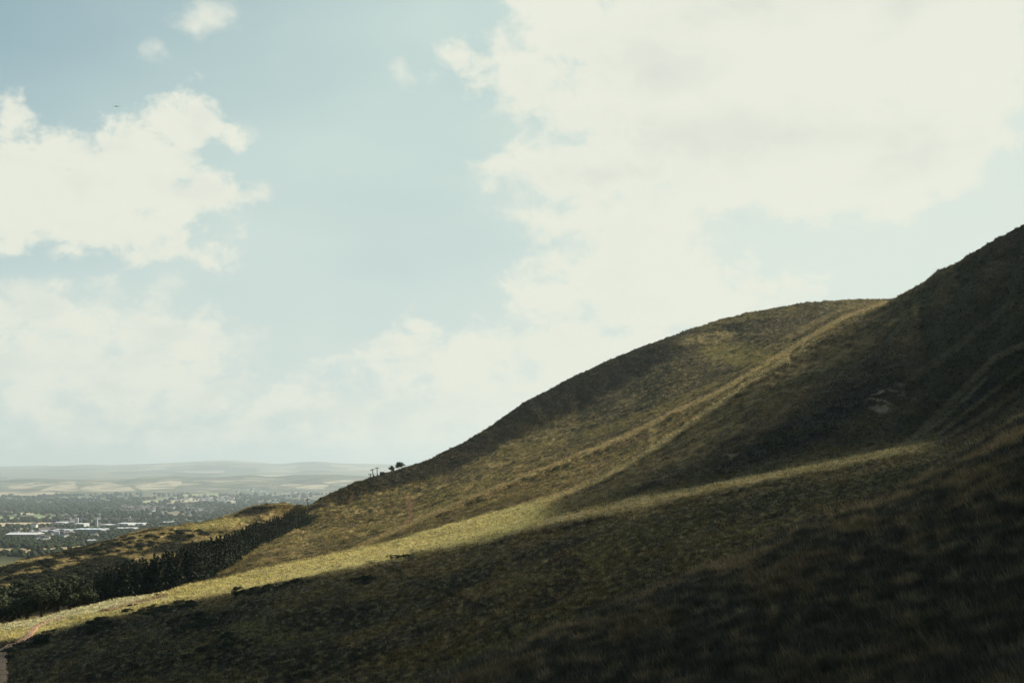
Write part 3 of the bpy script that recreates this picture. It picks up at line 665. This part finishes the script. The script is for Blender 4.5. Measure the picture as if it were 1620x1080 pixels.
tc_ = (np.array((.026, .034, .016)) * rng.uniform(.6, 1.5, (nt_, 1)) * np.array((1, 1, 1)))[:, None, :].repeat(12, 1).reshape(-1, 3)
wood_mat = mat_tint('woodland_leaf', .12, .4, 0, .9)
link(tag(bpy.data.objects.new('valley_woods', mesh_np('valley_woods', V.reshape(-1, 3), Fc, wood_mat, tc_)), kind='stuff'))

# ------------------------------------------------------------------ haze: the air of the whole valley
hz = MB(); hz.box((0, 20000, 45), (90000, 47000, 850))
hm, hnt, hout = new_mat('valley_air')
pv = N(hnt, 'ShaderNodeVolumePrincipled'); pv.inputs['Density'].default_value = 3.8e-5; pv.inputs['Color'].default_value = (.80, .91, 1., 1); pv.inputs['Anisotropy'].default_value = .3
hnt.links.new(pv.outputs[0], hout.inputs['Volume'])
tag(hz.build('haze', hm), kind='stuff')
# ------------------------------------------------------------------ grass: tussocks over all the slopes
def tussocks(name, n, rowlo, rowhi, blades, hfun, wfun, mat, spread, keep=None, bright=(.55, 1.75), pad=(-110, 1735)):
    w = np.zeros_like(hill.v)
    dv = np.zeros_like(hill.v); dv[1:] = np.clip(hill.py[:-1] - hill.py[1:], 0, 6)
    dc = np.gradient(hill.px, axis=1)
    m = (ROW >= rowlo) & (ROW < rowhi) & (hill.px > pad[0]) & (hill.px < pad[1]) & (hill.py < 1130)
    w = np.where(m, (dv * hill.vis + .06) * np.clip(dc, 0, 2), 0)
    if keep is not None: w = w * keep
    p = w.ravel() / w.sum()
    k = rng.choice(p.size, n, p=p)
    r, cidx = np.unravel_index(k, hill.v.shape)
    r = np.clip(r, 1, hill.v.shape[0] - 2); cidx = np.clip(cidx, 1, hill.v.shape[1] - 2)
    fr = rng.random(n); fc = rng.random(n)
    def g(a):
        a00 = a[r, cidx]; a10 = a[r + 1, cidx]; a01 = a[r, cidx + 1]; a11 = a[r + 1, cidx + 1]
        if a.ndim == 3: q = (fr[:, None], fc[:, None])
        else: q = (fr, fc)
        return (a00 * (1 - q[0]) + a10 * q[0]) * (1 - q[1]) + (a01 * (1 - q[0]) + a11 * q[0]) * q[1]
    P = np.stack([g(hill.X), g(hill.Y), g(hill.Z)], 1); C = g(HCOL); Yd = P[:, 1]
    h = hfun(Yd) * rng.uniform(.55, 1.3, n); wd = wfun(Yd)
    C = C * rng.uniform(bright[0], bright[1], (n, 1)); tip = C * 1.25
    B = blades
    yaw = rng.uniform(0, 2 * math.pi, (n, B)); out = rng.uniform(0, 1, (n, B)) * (spread * h)[:, None]
    lean = rng.uniform(.1, .75, (n, B)) * h[:, None]; hh = h[:, None] * rng.uniform(.6, 1.1, (n, B))
    ox = np.cos(yaw) * out; oy = np.sin(yaw) * out
    sx = -np.sin(yaw + rng.normal(0, .8, (n, B))) * wd[:, None] / 2; sy = np.cos(yaw) * wd[:, None] / 2
    bx = P[:, 0:1] + ox; by = P[:, 1:2] + oy; bz = P[:, 2:3] - .12 * h[:, None]
    wind = .12 * h[:, None]
    v0 = np.stack([bx - sx, by - sy, bz + 0 * bx], -1); v1 = np.stack([bx + sx, by + sy, bz + 0 * bx], -1)
    v2 = np.stack([bx + np.cos(yaw) * lean - wind, by + np.sin(yaw) * lean, bz + hh], -1)
    V = np.stack([v0, v1, v2], 2).reshape(-1, 3)
    Cc = np.stack([C, C, tip], 1)[:, None].repeat(B, 1).reshape(-1, 3)
    F = np.arange(len(V)).reshape(-1, 3)
    return link(tag(bpy.data.objects.new(name, mesh_np(name, V, F, mat, np.clip(Cc, .003, 1))), kind='stuff'))
grass_mat = mat_tint('grass_blade', 1.5, .25, .35, .8)
tussocks('near_grass', 70000, 1.15, 4.0, 7, lambda y: .40 + 0 * y, lambda y: .02 + y * 3.2e-4, grass_mat, .9, bright=(.6, 1.7), pad=(-400, 2300))
tussocks('dry_grass_stems', 14000, 2.0, 4.0, 3, lambda y: .75 + 0 * y, lambda y: .012 + y * 1.6e-4, grass_mat, .4, bright=(1.6, 3.2))
tussocks('slope_grass', 85000, 4.6, 9.0, 5, lambda y: .38 + y / 1200, lambda y: .05 + y / 2000, grass_mat, .9, bright=(.4, 2.1))
tussocks('hill_grass', 110000, 9.0, 15.2, 4, lambda y: .4 + y / 1500, lambda y: .05 + y / 2000, grass_mat, .9)

# ------------------------------------------------------------------ trees
def leaf_cards(cent, size, col, nrm=None):
    """small bent leaf sprays: two triangles each, random facing"""
    n = len(cent)
    a = rng.normal(0, 1, (n, 3)); a[:, 2] *= .6; a /= np.linalg.norm(a, axis=1, keepdims=True)
    if nrm is not None:
        w_ = nrm + rng.normal(0, .35, (n, 3)); a -= (a * w_).sum(1, keepdims=True) / (w_ * w_).sum(1, keepdims=True) * w_; a /= np.linalg.norm(a, axis=1, keepdims=True) + 1e-9
    b = rng.normal(0, 1, (n, 3)) if nrm is None else np.cross(a, w_); b -= (a * b).sum(1, keepdims=True) * a; b /= np.linalg.norm(b, axis=1, keepdims=True)
    s = size[:, None]
    V = np.stack([cent - a * s, cent + b * s * .6, cent + a * s, cent - b * s * .6 + np.array((0, 0, -.15)) * s], 1).reshape(-1, 3)
    F = np.arange(4 * n).reshape(-1, 4)
    return V, F, col[:, None, :].repeat(4, 1).reshape(-1, 3)
leaf_mat = mat_tint('tree_leaf', .6, .3, .2, .7)
needle_mat = mat_tint('conifer_needle', .8, .3, .1, .8)
gorse_mat = mat_tint('gorse_leaf', 1.2, .3, .1, .85)
bark = mat_plain('bark', (.09, .065, .045), .95, .1, .3, 3.)
def conifer_meshes(k):
    h = 10.; P = []; S = []; C = []
    nw = 17
    for i in range(nw):
        f = i / (nw - 1); z = 1.2 + f * (h - 1.5); rad = (1 - f) ** .8 * 2.15 * rng.uniform(.8, 1.15) + .12
        nb = int(9 - 4 * f); a0 = rng.uniform(0, 6.28)
        for j in range(nb):
            if rng.random() < .12: continue
            a = a0 + j * 6.283 / nb + rng.normal(0, .15); L = rad * rng.uniform(.7, 1.15)
            for t in np.linspace(.25, 1, 4):
                P.append((math.cos(a) * L * t, math.sin(a) * L * t, z - .35 * L * t * t + rng.normal(0, .08))); S.append(.42 * (1 - .35 * f) * rng.uniform(.8, 1.3)); C.append(np.array((.015, .020, .012)) * rng.uniform(.6, 1.6) * (1 + .5 * t))
    P.append((0, 0, h)); S.append(.4); C.append(np.array((.025, .033, .02)))
    V, F, Cc = leaf_cards(np.array(P), np.array(S), np.array(C))
    cm = mesh_np('crown', V, F, needle_mat, Cc)
    m = MB(); m.tube([(0, 0, -.5), (0, 0, h * .5), (0, 0, h * .97)], [.2, .13, .03], 6)
    return cm, m.mesh('trunk', bark, True)
def broadleaf_meshes(k, h=10., wide=.42, n=1900, col=(.036, .043, .02), zc=.58, zr=.34):
    cl = []
    for i in range(17):
        a = rng.uniform(0, 6.28); e = rng.uniform(-.35, 1.); r = rng.uniform(.45, .95)
        cl.append((math.cos(a) * h * wide * r * math.cos(e * 1.3), math.sin(a) * h * wide * r * math.cos(e * 1.3), h * zc + math.sin(e * 1.4) * h * zr * r, rng.uniform(.13, .2) * h))
    cl = np.array(cl); q = rng.integers(0, len(cl), n)
    d = rng.normal(0, 1, (n, 3)); d /= np.linalg.norm(d, axis=1, keepdims=True); d *= (rng.uniform(.35, 1.1, (n, 1))) ** .6
    P = cl[q, :3] + d * cl[q, 3:4] * np.array((1.15, 1.15, .85))
    P[:, 2] = np.maximum(P[:, 2], h * .12)
    cb = rng.uniform(.6, 1.6, len(cl))[q][:, None] * rng.uniform(.8, 1.25, (n, 1))
    V, F, Cc = leaf_cards(P, rng.uniform(.03, .055, n) * h, np.array(col) * cb, d)
    cm = mesh_np('crown', V, F, leaf_mat, Cc)
    m = MB(); m.tube([(0, 0, -.6), (.05, 0, h * .2), (.1, .05, h * .45), (0, .1, h * .75)], [.035 * h, .026 * h, .018 * h, .006 * h], 8)
    for i in range(7):
        c_ = cl[i]; m.tube([(.08, .02, h * (.22 + .04 * i)), (c_[0] * .5, c_[1] * .5, h * .3 + c_[2] * .3), tuple(c_[:3])], [.014 * h, .009 * h, .004 * h], 6)
    return cm, m.mesh('trunk', bark, True)
CON = [conifer_meshes(k) for k in range(4)]
BRO = [broadleaf_meshes(k) for k in range(4)]
def tree(name, ms, loc, s, sz, label, group=None, cat='tree', rz=None):
    r = empty(name, loc, random.uniform(0, 6.28) if rz is None else rz); r.scale = (s, s, sz)
    tag(r, label, cat, group)
    link(bpy.data.objects.new('trunk', ms[1]), r); link(bpy.data.objects.new('crown', ms[0]), r)
    return r
# plantation: rows climbing the gully between the heath slope and the hill
nrow = 4; cnt = 0
for j in range(nrow):
    t = 0.
    pxx = 128. + rng.uniform(0, 3)
    while pxx < 466 and cnt < 292:
        base = float(np.exp(np.interp(ray(pxx, 735)[0], UC, interp_line(LINES[11], UC)[1])))
        y = base + 3 + j * 7.5 + rng.uniform(-2.5, 2.5); x = float(ray(pxx, 735)[0]) * y
        hgt_ = 1.2 * rng.uniform(.9, 1.06) * (1.28 - .25 * sst(300, 440, pxx)) * (.85 + .15 * sst(120, 200, pxx))
        z = hill.height(x, y)
        k = int(rng.integers(0, 4))
        tree('conifer_tree', CON[k], (x, y, z - .2), hgt_ * rng.uniform(.98, 1.1), hgt_ * 1.05, 'dark green conifer in the dense plantation climbing between heath and grass slope', 'conifers of the plantation')
        cnt += 1
        pxx += max(2.4, 5.2 * F_PX / y * .3) * rng.uniform(.8, 1.25)
print('conifers', cnt)
for i, (a, b, h) in enumerate(((472, 836, .95), (477, 834, 1.1), (482, 832, 1.15), (486, 829, .85))):
    p = hill.at(a, b, 600); tree('conifer_tree', CON[i], p, h * .95, h, 'dark conifer in the small clump standing apart past the top end of the plantation', 'conifers in the clump above the plantation')
# broadleaf wood at the left edge
BT = [(-28, 402, 1.45), (-8, 420, 1.5), (8, 408, 1.25), (18, 436, 1.62), (42, 400, 1.3), (44, 448, 1.72), (66, 428, 1.62), (68, 398, 1.12), (88, 405, 1.3), (92, 440, 1.55), (108, 418, 1.3), (116, 446, 1.5), (126, 410, 1.05), (136, 432, 1.25), (-45, 440, 1.6)]
for i, (a, y, s) in enumerate(BT):
    x = float(ray(a, 960)[0]) * y
    tree('broadleaf_tree', BRO[i % 4], (x, y, hill.height(x, y) - .3), s * 1.12, s * 1.06, 'rounded dark green broadleaf tree in the wood behind the pale grass strip', 'broadleaf trees of the wood at the left edge')
# three wind-bent trees on the skyline
WB = [broadleaf_meshes(k, 10, .40, 1500, (.03, .036, .018), .42, .42) for k in range(2)]
for i, (a, b, s, lab) in enumerate(((618.5, 746, .40, 'single rounded tree on the skyline nearest the ski-lift pylons'), (631.5, 740.5, .47, 'larger of the two touching trees on the hill skyline'), (636.5, 737.5, .36, 'smaller uphill tree touching its neighbour on the hill skyline'))):
    p = hill.at(a, b + 1, 500); r = tree('hawthorn_tree', WB[i % 2], p, s * 1.35, s * 1.45, lab); r.rotation_euler[1] = .12
# gorse and scrub
def bush_mesh(k, n=420, col=(.028, .03, .016)):
    d = rng.normal(0, 1, (n, 3)); d[:, 2] = np.abs(d[:, 2]); d /= np.linalg.norm(d, axis=1, keepdims=True)
    lob = 1 + .45 * perlin(d[:, 0] * 2.3 + k * 7, d[:, 1] * 2.3 + d[:, 2] * 2)
    P = d * (rng.uniform(.45, 1, (n, 1)) ** .5) * lob[:, None] * np.array((1, 1, .62))
    V, F, C = leaf_cards(P, rng.uniform(.10, .2, n), np.array(col) * rng.uniform(.5, 1.7, (n, 1)), d)
    return mesh_np('foliage', V, F, gorse_mat, C)
BU = [bush_mesh(k) for k in range(5)]
def bush(name, loc, s, label, group=None, flat_=1.):
    o = bpy.data.objects.new(name, BU[random.randrange(5)]); link(o); o.location = loc; o.rotation_euler = (0, 0, random.uniform(0, 6.28)); o.scale = (s * random.uniform(.9, 1.4), s, s * flat_)
    return tag(o, label, 'bush', group)
def bush_patch(n, cxp, cyp, rx, ry, sl, smin, smax, label, group, ymin=150):
    k = 0
    while k < n:
        a, b = random.gauss(0, .45), random.gauss(0, .45)
        if a * a + b * b > 1: continue
        x = cxp + a * rx; y = cyp + b * ry - sl * a * rx
        if x < -25: k += 1; continue
        p = hill.at(x, y, ymin); bush('gorse_bush', p - Vector((0, 0, .1)), random.uniform(smin, smax), label, group, .75); k += 1
G1 = ('low dark gorse bush in the shaded patches below the sunlit grass strip', 'gorse bushes below the sunlit strip')
for a in ((34, 255, 963, 75, 12, .12), (26, 425, 929, 72, 8, .17), (22, 315, 985, 60, 16, .2), (16, 150, 990, 50, 12, .3), (7, 630, 880, 20, 3, .05), (6, 570, 916, 22, 4, .15), (12, 350, 1015, 70, 20, .2)):
    bush_patch(*a, .8, 1.9, *G1)
G2 = ('dark scrub bush scattered on the straw-coloured heath slope above the conifers', 'scrub bushes on the heath slope')
for a in ((45, 70, 893, 90, 16, .16), (34, 170, 868, 80, 13, .3), (22, 250, 852, 60, 10, .3), (20, 130, 905, 90, 14, .2), (12, 310, 848, 50, 8, .2), (14, 30, 912, 60, 8, .1)):
    bush_patch(*a, 1.3, 3.2, *G2, 470)
p = hill.at(409, 808, 700)
for a in ((375, 816), (383, 812), (391, 809), (398, 807), (404, 804), (412, 803), (420, 803), (428, 803), (434, 802)):
    bush('gorse_bush', hill.at(a[0], a[1] + random.uniform(-1, 2), 700), random.uniform(1.4, 2.3), 'dark gorse bush along the crown of the small knoll', 'gorse bushes on the knoll', .8)
bush('hawthorn_bush', hill.at(66, 1016, 200), 2.3, 'upright dark hawthorn bush beside the bend of the red path', None, 1.5)
for i, (a, b, s) in enumerate(((58, 1009, 1.2), (24, 1017, 1.1), (36, 1018, 1.0), (13, 1030, 1.6), (16, 1040, 1.5), (45, 1019, .9), (66, 986, .9), (72, 1000, 1.), (86, 997, .9))):
    bush('gorse_bush', hill.at(a, b, 200), s, 'small dark gorse bush edging the red path', 'gorse bushes edging the path', .8)
for a, b in ((160, 966), (168, 965), (206, 958), (214, 957), (248, 941)):
    bush('gorse_bush', hill.at(a, b, 250), random.uniform(.6, 1.0), 'tiny dark gorse bush on the sunlit end of the grass strip', 'gorse bushes on the sunlit strip', .8)
bush('hawthorn_bush', hill.at(659, 734.5, 700), 1.3, 'tiny lone bush on the skyline just uphill of the three trees', None, 1.1)

# ------------------------------------------------------------------ footpath of red earth
def strip(name, pts, w0, w1, mat, lift=.3):
    P = [hill.at(a, b, 180) for a, b in pts]
    xy = np.array([(p.x, p.y) for p in P]); s = np.concatenate([[0], np.cumsum(np.hypot(*np.diff(xy, axis=0).T))])
    n = int(s[-1] / .8); t = np.linspace(0, s[-1], n)
    k = np.hanning(9); k /= k.sum()
    cx = np.convolve(np.pad(np.interp(t, s, xy[:, 0]), 4, 'edge'), k, 'valid'); cy = np.convolve(np.pad(np.interp(t, s, xy[:, 1]), 4, 'edge'), k, 'valid')
    tx = np.gradient(cx); ty = np.gradient(cy); l = np.hypot(tx, ty) + 1e-9
    V = []; m = 7
    for i in range(n):
        w = (w0 + (w1 - w0) * i / n) * (1 + .22 * float(perlin(i * .13, 3.3)))
        for j in range(m):
            f = j / (m - 1) - .5
            x = cx[i] - ty[i] / l[i] * w * f; y = cy[i] + tx[i] / l[i] * w * f
            V.append((x, y, hill.height(x, y) + (lift if 0 < j < m - 1 else -.05)))
    idx = np.arange(n * m).reshape(n, m); F = np.stack([idx[:-1, :-1], idx[:-1, 1:], idx[1:, 1:], idx[1:, :-1]], -1).reshape(-1, 4)
    o = bpy.data.objects.new(name, mesh_np(name, V, F, mat, None, True)); link(o)
    return tag(o, kind='structure')
strip('footpath', [(-6, 1095), (-1, 1075), (0, 1055), (1, 1040), (5, 1028), (14, 1020), (28, 1015), (42, 1008), (50, 999), (57, 991), (67, 984.5), (86, 980), (106, 976)], 3.8, 2.6, mat_plain('red_earth', (.40, .24, .155), .95, .05, .18, .6))

# ------------------------------------------------------------------ ski lift on the skyline
steel = mat_plain('dark_steel', (.025, .027, .03), .55, .4, .1, 4., .3)
def pylon(pb, hgt, lean, yaw, label, lattice=False):
    r = empty('lift_pylon', pb, yaw); tag(r, label, 'pylon', None); r.rotation_euler[1] = lean
    m = MB(); m.tube([(0, 0, -.4), (0, 0, hgt * .6), (0, 0, hgt)], [.36, .3, .25], 10); m.build('mast', steel, r, True)
    m = MB(); m.box((0, 0, hgt - .15), (3.1, .4, .45)); m.box((0, 0, hgt + .1), (.6, .4, .5)); m.build('crossarm', steel, r)
    for sx in (-1.3, 1.3):
        m = MB(); m.box((sx, 0, hgt - .42), (.16, 1.5, .24))
        for q in (-.5, 0, .5): m.tube([(sx - .1, q, hgt - .35), (sx + .1, q, hgt - .35)], .2, 10)
        m.build('wheel_bogie', steel, r)
    return r
pylon(hill.at(585.8, 757, 500), 3.3, .0, .2, 'shortest of the three ski-lift pylons standing together on the skyline')
pylon(hill.at(591, 755, 500), 6.0, -.18, -.3, 'leaning ski-lift pylon in the middle of the skyline trio')
pylon(hill.at(597, 752.5, 500), 6.0, -.06, .1, 'upright ski-lift pylon on the skyline beside the small hut')
pylon(hill.at(487.5, 802, 500), 5.6, -.12, .9, 'lone ski-lift pylon beside the small knoll below the skyline')
p = hill.at(604.5, 750.5, 500); r = empty('lift_hut', p, .25); tag(r, 'small low dark hut on the skyline between ski-lift pylons and trees', 'hut')
m = MB(); m.box((0, 0, .6), (3.2, 2.2, 2.2)); m.build('wall', mat_plain('weathered_board', (.12, .09, .085), .9, .1, .2, 3), r)
m = MB(); m.add([(-1.75, -1.3, 1.7), (1.75, -1.3, 1.7), (1.75, 1.3, 1.7), (-1.75, 1.3, 1.7), (-1.75, 0, 2.15), (1.75, 0, 2.15)], [(0, 1, 5, 4), (2, 3, 4, 5), (0, 4, 3), (1, 2, 5), (3, 2, 1, 0)]); m.build('roof', steel, r)
m = MB(); m.box((-.6, -1.13, .55), (.8, .06, 1.8)); m.build('door', mat_plain('door_paint', (.06, .05, .05), .8, .1, .1, 3), r)

# ------------------------------------------------------------------ buildings of the valley
white_clad = mat_plain('pale_cladding', (.44, .45, .46), .6, .3, .06, .03); roof_w = mat_plain('pale_roof_sheet', (.54, .55, .56), .5, .4, .06, .05)
grey_clad = mat_plain('grey_cladding', (.30, .31, .33), .7, .3, .1, .03); roof_b = mat_plain('blue_grey_roof_sheet', (.46, .50, .56), .5, .4, .1, .05); dark_clad = mat_plain('dark_frontage', (.07, .075, .08), .5, .4, .1, .05)
door_m = mat_plain('loading_door', (.12, .13, .15), .6, .3, .1, .1)
def shed(name, x0, x1, yb, hgt, depth, label, cat, wall, roof, yaw=0., bays=1, doors=0, pitch=.12):
    p = plain.at((x0 + x1) / 2, yb); W = (x1 - x0) / F_PX * p.y
    r = empty(name, p, yaw); tag(r, label, cat, None)
    m = MB(); m.box((0, depth / 2, hgt / 2 - .5), (W, depth, hgt + 1)); m.build('wall', wall, r)
    m = MB(); bw = W / bays
    for b in range(bays):
        xa = -W / 2 + b * bw; xb = xa + bw; e = .6
        rz = hgt + bw * .5 * pitch if bays > 1 else hgt + depth * .5 * pitch
        if bays > 1: m.add([(xa, -e, hgt), (xb, -e, hgt), (xb, depth + e, hgt), (xa, depth + e, hgt), ((xa + xb) / 2, -e, rz), ((xa + xb) / 2, depth + e, rz)], [(0, 4, 5, 3), (4, 1, 2, 5), (0, 1, 4), (2, 3, 5)])
        else: m.add([(xa - e, -e, hgt), (xb + e, -e, hgt), (xb + e, depth + e, hgt), (xa - e, depth + e, hgt), (xa - e, depth / 2, rz), (xb + e, depth / 2, rz)], [(0, 1, 5, 4), (2, 3, 4, 5), (0, 4, 3), (1, 2, 5)])
    m.build('roof', roof, r)
    for d in range(doors):
        m = MB(); m.box((-W / 2 + (d + .5) * W / doors, -.1, hgt * .3), (W / doors * .35, .3, hgt * .6)); m.build('loading_door', door_m, r)
    return r
shed('warehouse', 8, 55, 851, 9, 60, 'long white-roofed warehouse with a dark front beside the tan field', 'warehouse', dark_clad, roof_w, 0, 1, 5)
shed('warehouse', 46, 80, 845, 8, 40, 'low pale warehouse at the left end of the long blue-grey row', 'warehouse', white_clad, roof_w, .05, 1, 3)
shed('warehouse', 80, 110, 844, 10, 50, 'blue-grey warehouse in the middle of the long row', 'warehouse', grey_clad, roof_b, .05, 4, 4)
shed('warehouse', 111, 160, 843.5, 11, 60, 'widest blue-grey warehouse closing the right end of the long row', 'warehouse', grey_clad, roof_b, -.04, 5, 6)
shed('office_block', 86, 93, 848, 12, 16, 'small bright white block standing in front of the long warehouse row', 'building', white_clad, roof_w, .3)
shed('warehouse', 86, 102, 830.5, 9, 50, 'short white warehouse beside the wheat strip', 'warehouse', white_clad, roof_w, .1, 1, 2)
shed('warehouse', 111, 130, 833.5, 11, 55, 'bright white warehouse at the foot of a pale tower', 'warehouse', white_clad, roof_w, -.1, 2, 2)
shed('tower_block', 118, 123, 829, 24, 14, 'pale tower rising behind the bright white warehouse', 'tower', white_clad, roof_w, .2, 1, 0, .02)
shed('tower_block', 150, 153.5, 832, 26, 12, 'slim grey tower standing among trees right of the white warehouse', 'tower', grey_clad, roof_b, .1, 1, 0, .02)
shed('warehouse', 158, 186, 834, 8, 60, 'low white shed at the left end of the big white factory group', 'warehouse', white_clad, roof_w, .05, 2, 3)
shed('factory', 182, 202, 834, 13, 70, 'tallest white factory hall with sawtooth roof in the factory group', 'factory', white_clad, roof_w, -.05, 4, 3)
shed('factory', 203, 226, 832, 9, 60, 'white factory hall at the right end of the factory group', 'factory', white_clad, roof_w, .08, 3, 3)
shed('warehouse', 180, 212, 839, 7, 40, 'thin pale shed in front of the big white factory group', 'warehouse', white_clad, roof_w, 0, 1, 4)
shed('farm_building', 139, 152, 859.5, 7, 25, 'pale farm shed close under the heath slope skyline', 'barn', white_clad, roof_w, .4, 2, 1)
shed('warehouse', 252, 266, 829, 8, 40, 'white shed near the knoll skyline, left one of a pair', 'warehouse', white_clad, roof_w, 0, 2, 2)
shed('warehouse', 268, 286, 828, 8, 40, 'white shed near the knoll skyline, right one of a pair', 'warehouse', white_clad, roof_w, .1, 3, 2)
hw = mat_plain('house_render', (.60, .57, .52), .8, .1, .12, .05); hr = mat_plain('house_slate', (.16, .14, .14), .8, .2, .2, .05)
def house_mesh(w, d, h):
    m = MB(); m.box((0, 0, h / 2 - .5), (w, d, h + 1)); z = h
    m.add([(-w / 2 - .4, -d / 2 - .4, z), (w / 2 + .4, -d / 2 - .4, z), (w / 2 + .4, d / 2 + .4, z), (-w / 2 - .4, d / 2 + .4, z), (-w / 2 - .4, 0, z + d * .38), (w / 2 + .4, 0, z + d * .38)], [(0, 1, 5, 4), (2, 3, 4, 5), (0, 4, 3), (1, 2, 5)], 1)
    return m.mesh('house', [hw, hr])
HM = [house_mesh(16, 10, 6.5), house_mesh(26, 11, 7), house_mesh(14, 12, 9)]
for n, cxp, cyp, rx, ry, lab, gr in ((48, 230, 806.5, 48, 5, 'pale house of the town among dark woods beyond the factories', 'houses of the town beyond the factories'), (26, 315, 808.5, 25, 4, 'pale house of the suburb just above the small knoll', 'houses of the suburb above the knoll'),
                                 (60, 335, 790.5, 52, 5, 'tiny pale house of the far town on the plain', 'houses of the far town'), (22, 60, 846, 60, 9, 'pale house scattered around the warehouses', 'houses around the warehouses'), (16, 150, 826, 90, 5, 'pale house between the factory halls and the woods', 'houses by the factory halls'), (26, 440, 778, 90, 8, 'tiny pale house on the distant blue slope', 'houses on the distant slope')):
    for k in range(n):
        p = plain.at(cxp + random.gauss(0, .5) * rx, cyp + random.gauss(0, .5) * ry)
        o = bpy.data.objects.new('house', HM[random.randrange(3)]); link(o); o.location = p; o.rotation_euler = (0, 0, random.uniform(-.9, .9)); s = random.uniform(.9, 1.4) * (1 + .5 * (p.y > 6000)); o.scale = (s, s, s)
        tag(o, lab, 'house', gr)

# ------------------------------------------------------------------ airliner
ua, va = ray(184, 168.5); AY = 5200.
r = empty('airliner', (float(ua) * AY, AY, float(va) * AY), 0.); tag(r, 'tiny airliner crossing the blue sky just above the left cloud', 'aeroplane'); r.rotation_euler = (.02, -.03, math.pi); r.scale = (.85, .85, .7)
pw_ = mat_plain('aircraft_paint', (.8, .82, .84), .4, .5, .05, .1)
m = MB(); m.tube([(-19, 0, .9), (-14, 0, .5), (-8, 0, 0), (12, 0, 0), (16, 0, -.1), (18.5, 0, -.4), (19.5, 0, -.7)], [.3, 1.2, 1.95, 1.95, 1.6, .9, .2], 14); m.build('fuselage', pw_, r, True)
for sy in (-1, 1):
    m = MB(); m.add([(4, sy * 1.5, -.9), (-3.5, sy * 1.5, -.9), (-5.5, sy * 17, .9), (-3.5, sy * 17, .9), (4, sy * 1.5, -.3), (-3.5, sy * 1.5, -.5), (-5.5, sy * 17, 1.1), (-3.5, sy * 17, 1.1)], [(0, 1, 2, 3), (7, 6, 5, 4), (0, 3, 7, 4), (1, 5, 6, 2), (2, 6, 7, 3), (0, 4, 5, 1)]); m.build('wing', pw_, r)
    m = MB(); m.tube([(3.6, sy * 5.6, -2.), (1., sy * 5.6, -2.), (-1., sy * 5.6, -1.9)], [1., 1.05, .6], 12); m.build('engine', pw_, r, True)
    m = MB(); m.add([(-14.5, sy * .8, 1.2), (-17.5, sy * .8, 1.2), (-19, sy * 6.5, 1.6), (-17.5, sy * 6.5, 1.6), (-14.5, sy * .8, 1.5), (-17.5, sy * .8, 1.4), (-19, sy * 6.5, 1.75), (-17.5, sy * 6.5, 1.75)], [(0, 1, 2, 3), (7, 6, 5, 4), (0, 3, 7, 4), (1, 5, 6, 2), (2, 6, 7, 3), (0, 4, 5, 1)]); m.build('tailplane', pw_, r)
m = MB(); m.add([(-12.5, -.2, 1.6), (-18, -.2, 1.4), (-20, -.12, 8), (-17.6, -.12, 8), (-12.5, .2, 1.6), (-18, .2, 1.4), (-20, .12, 8), (-17.6, .12, 8)], [(0, 1, 2, 3), (7, 6, 5, 4), (0, 3, 7, 4), (1, 5, 6, 2), (2, 6, 7, 3), (0, 4, 5, 1)]); m.build('tail_fin', pw_, r)
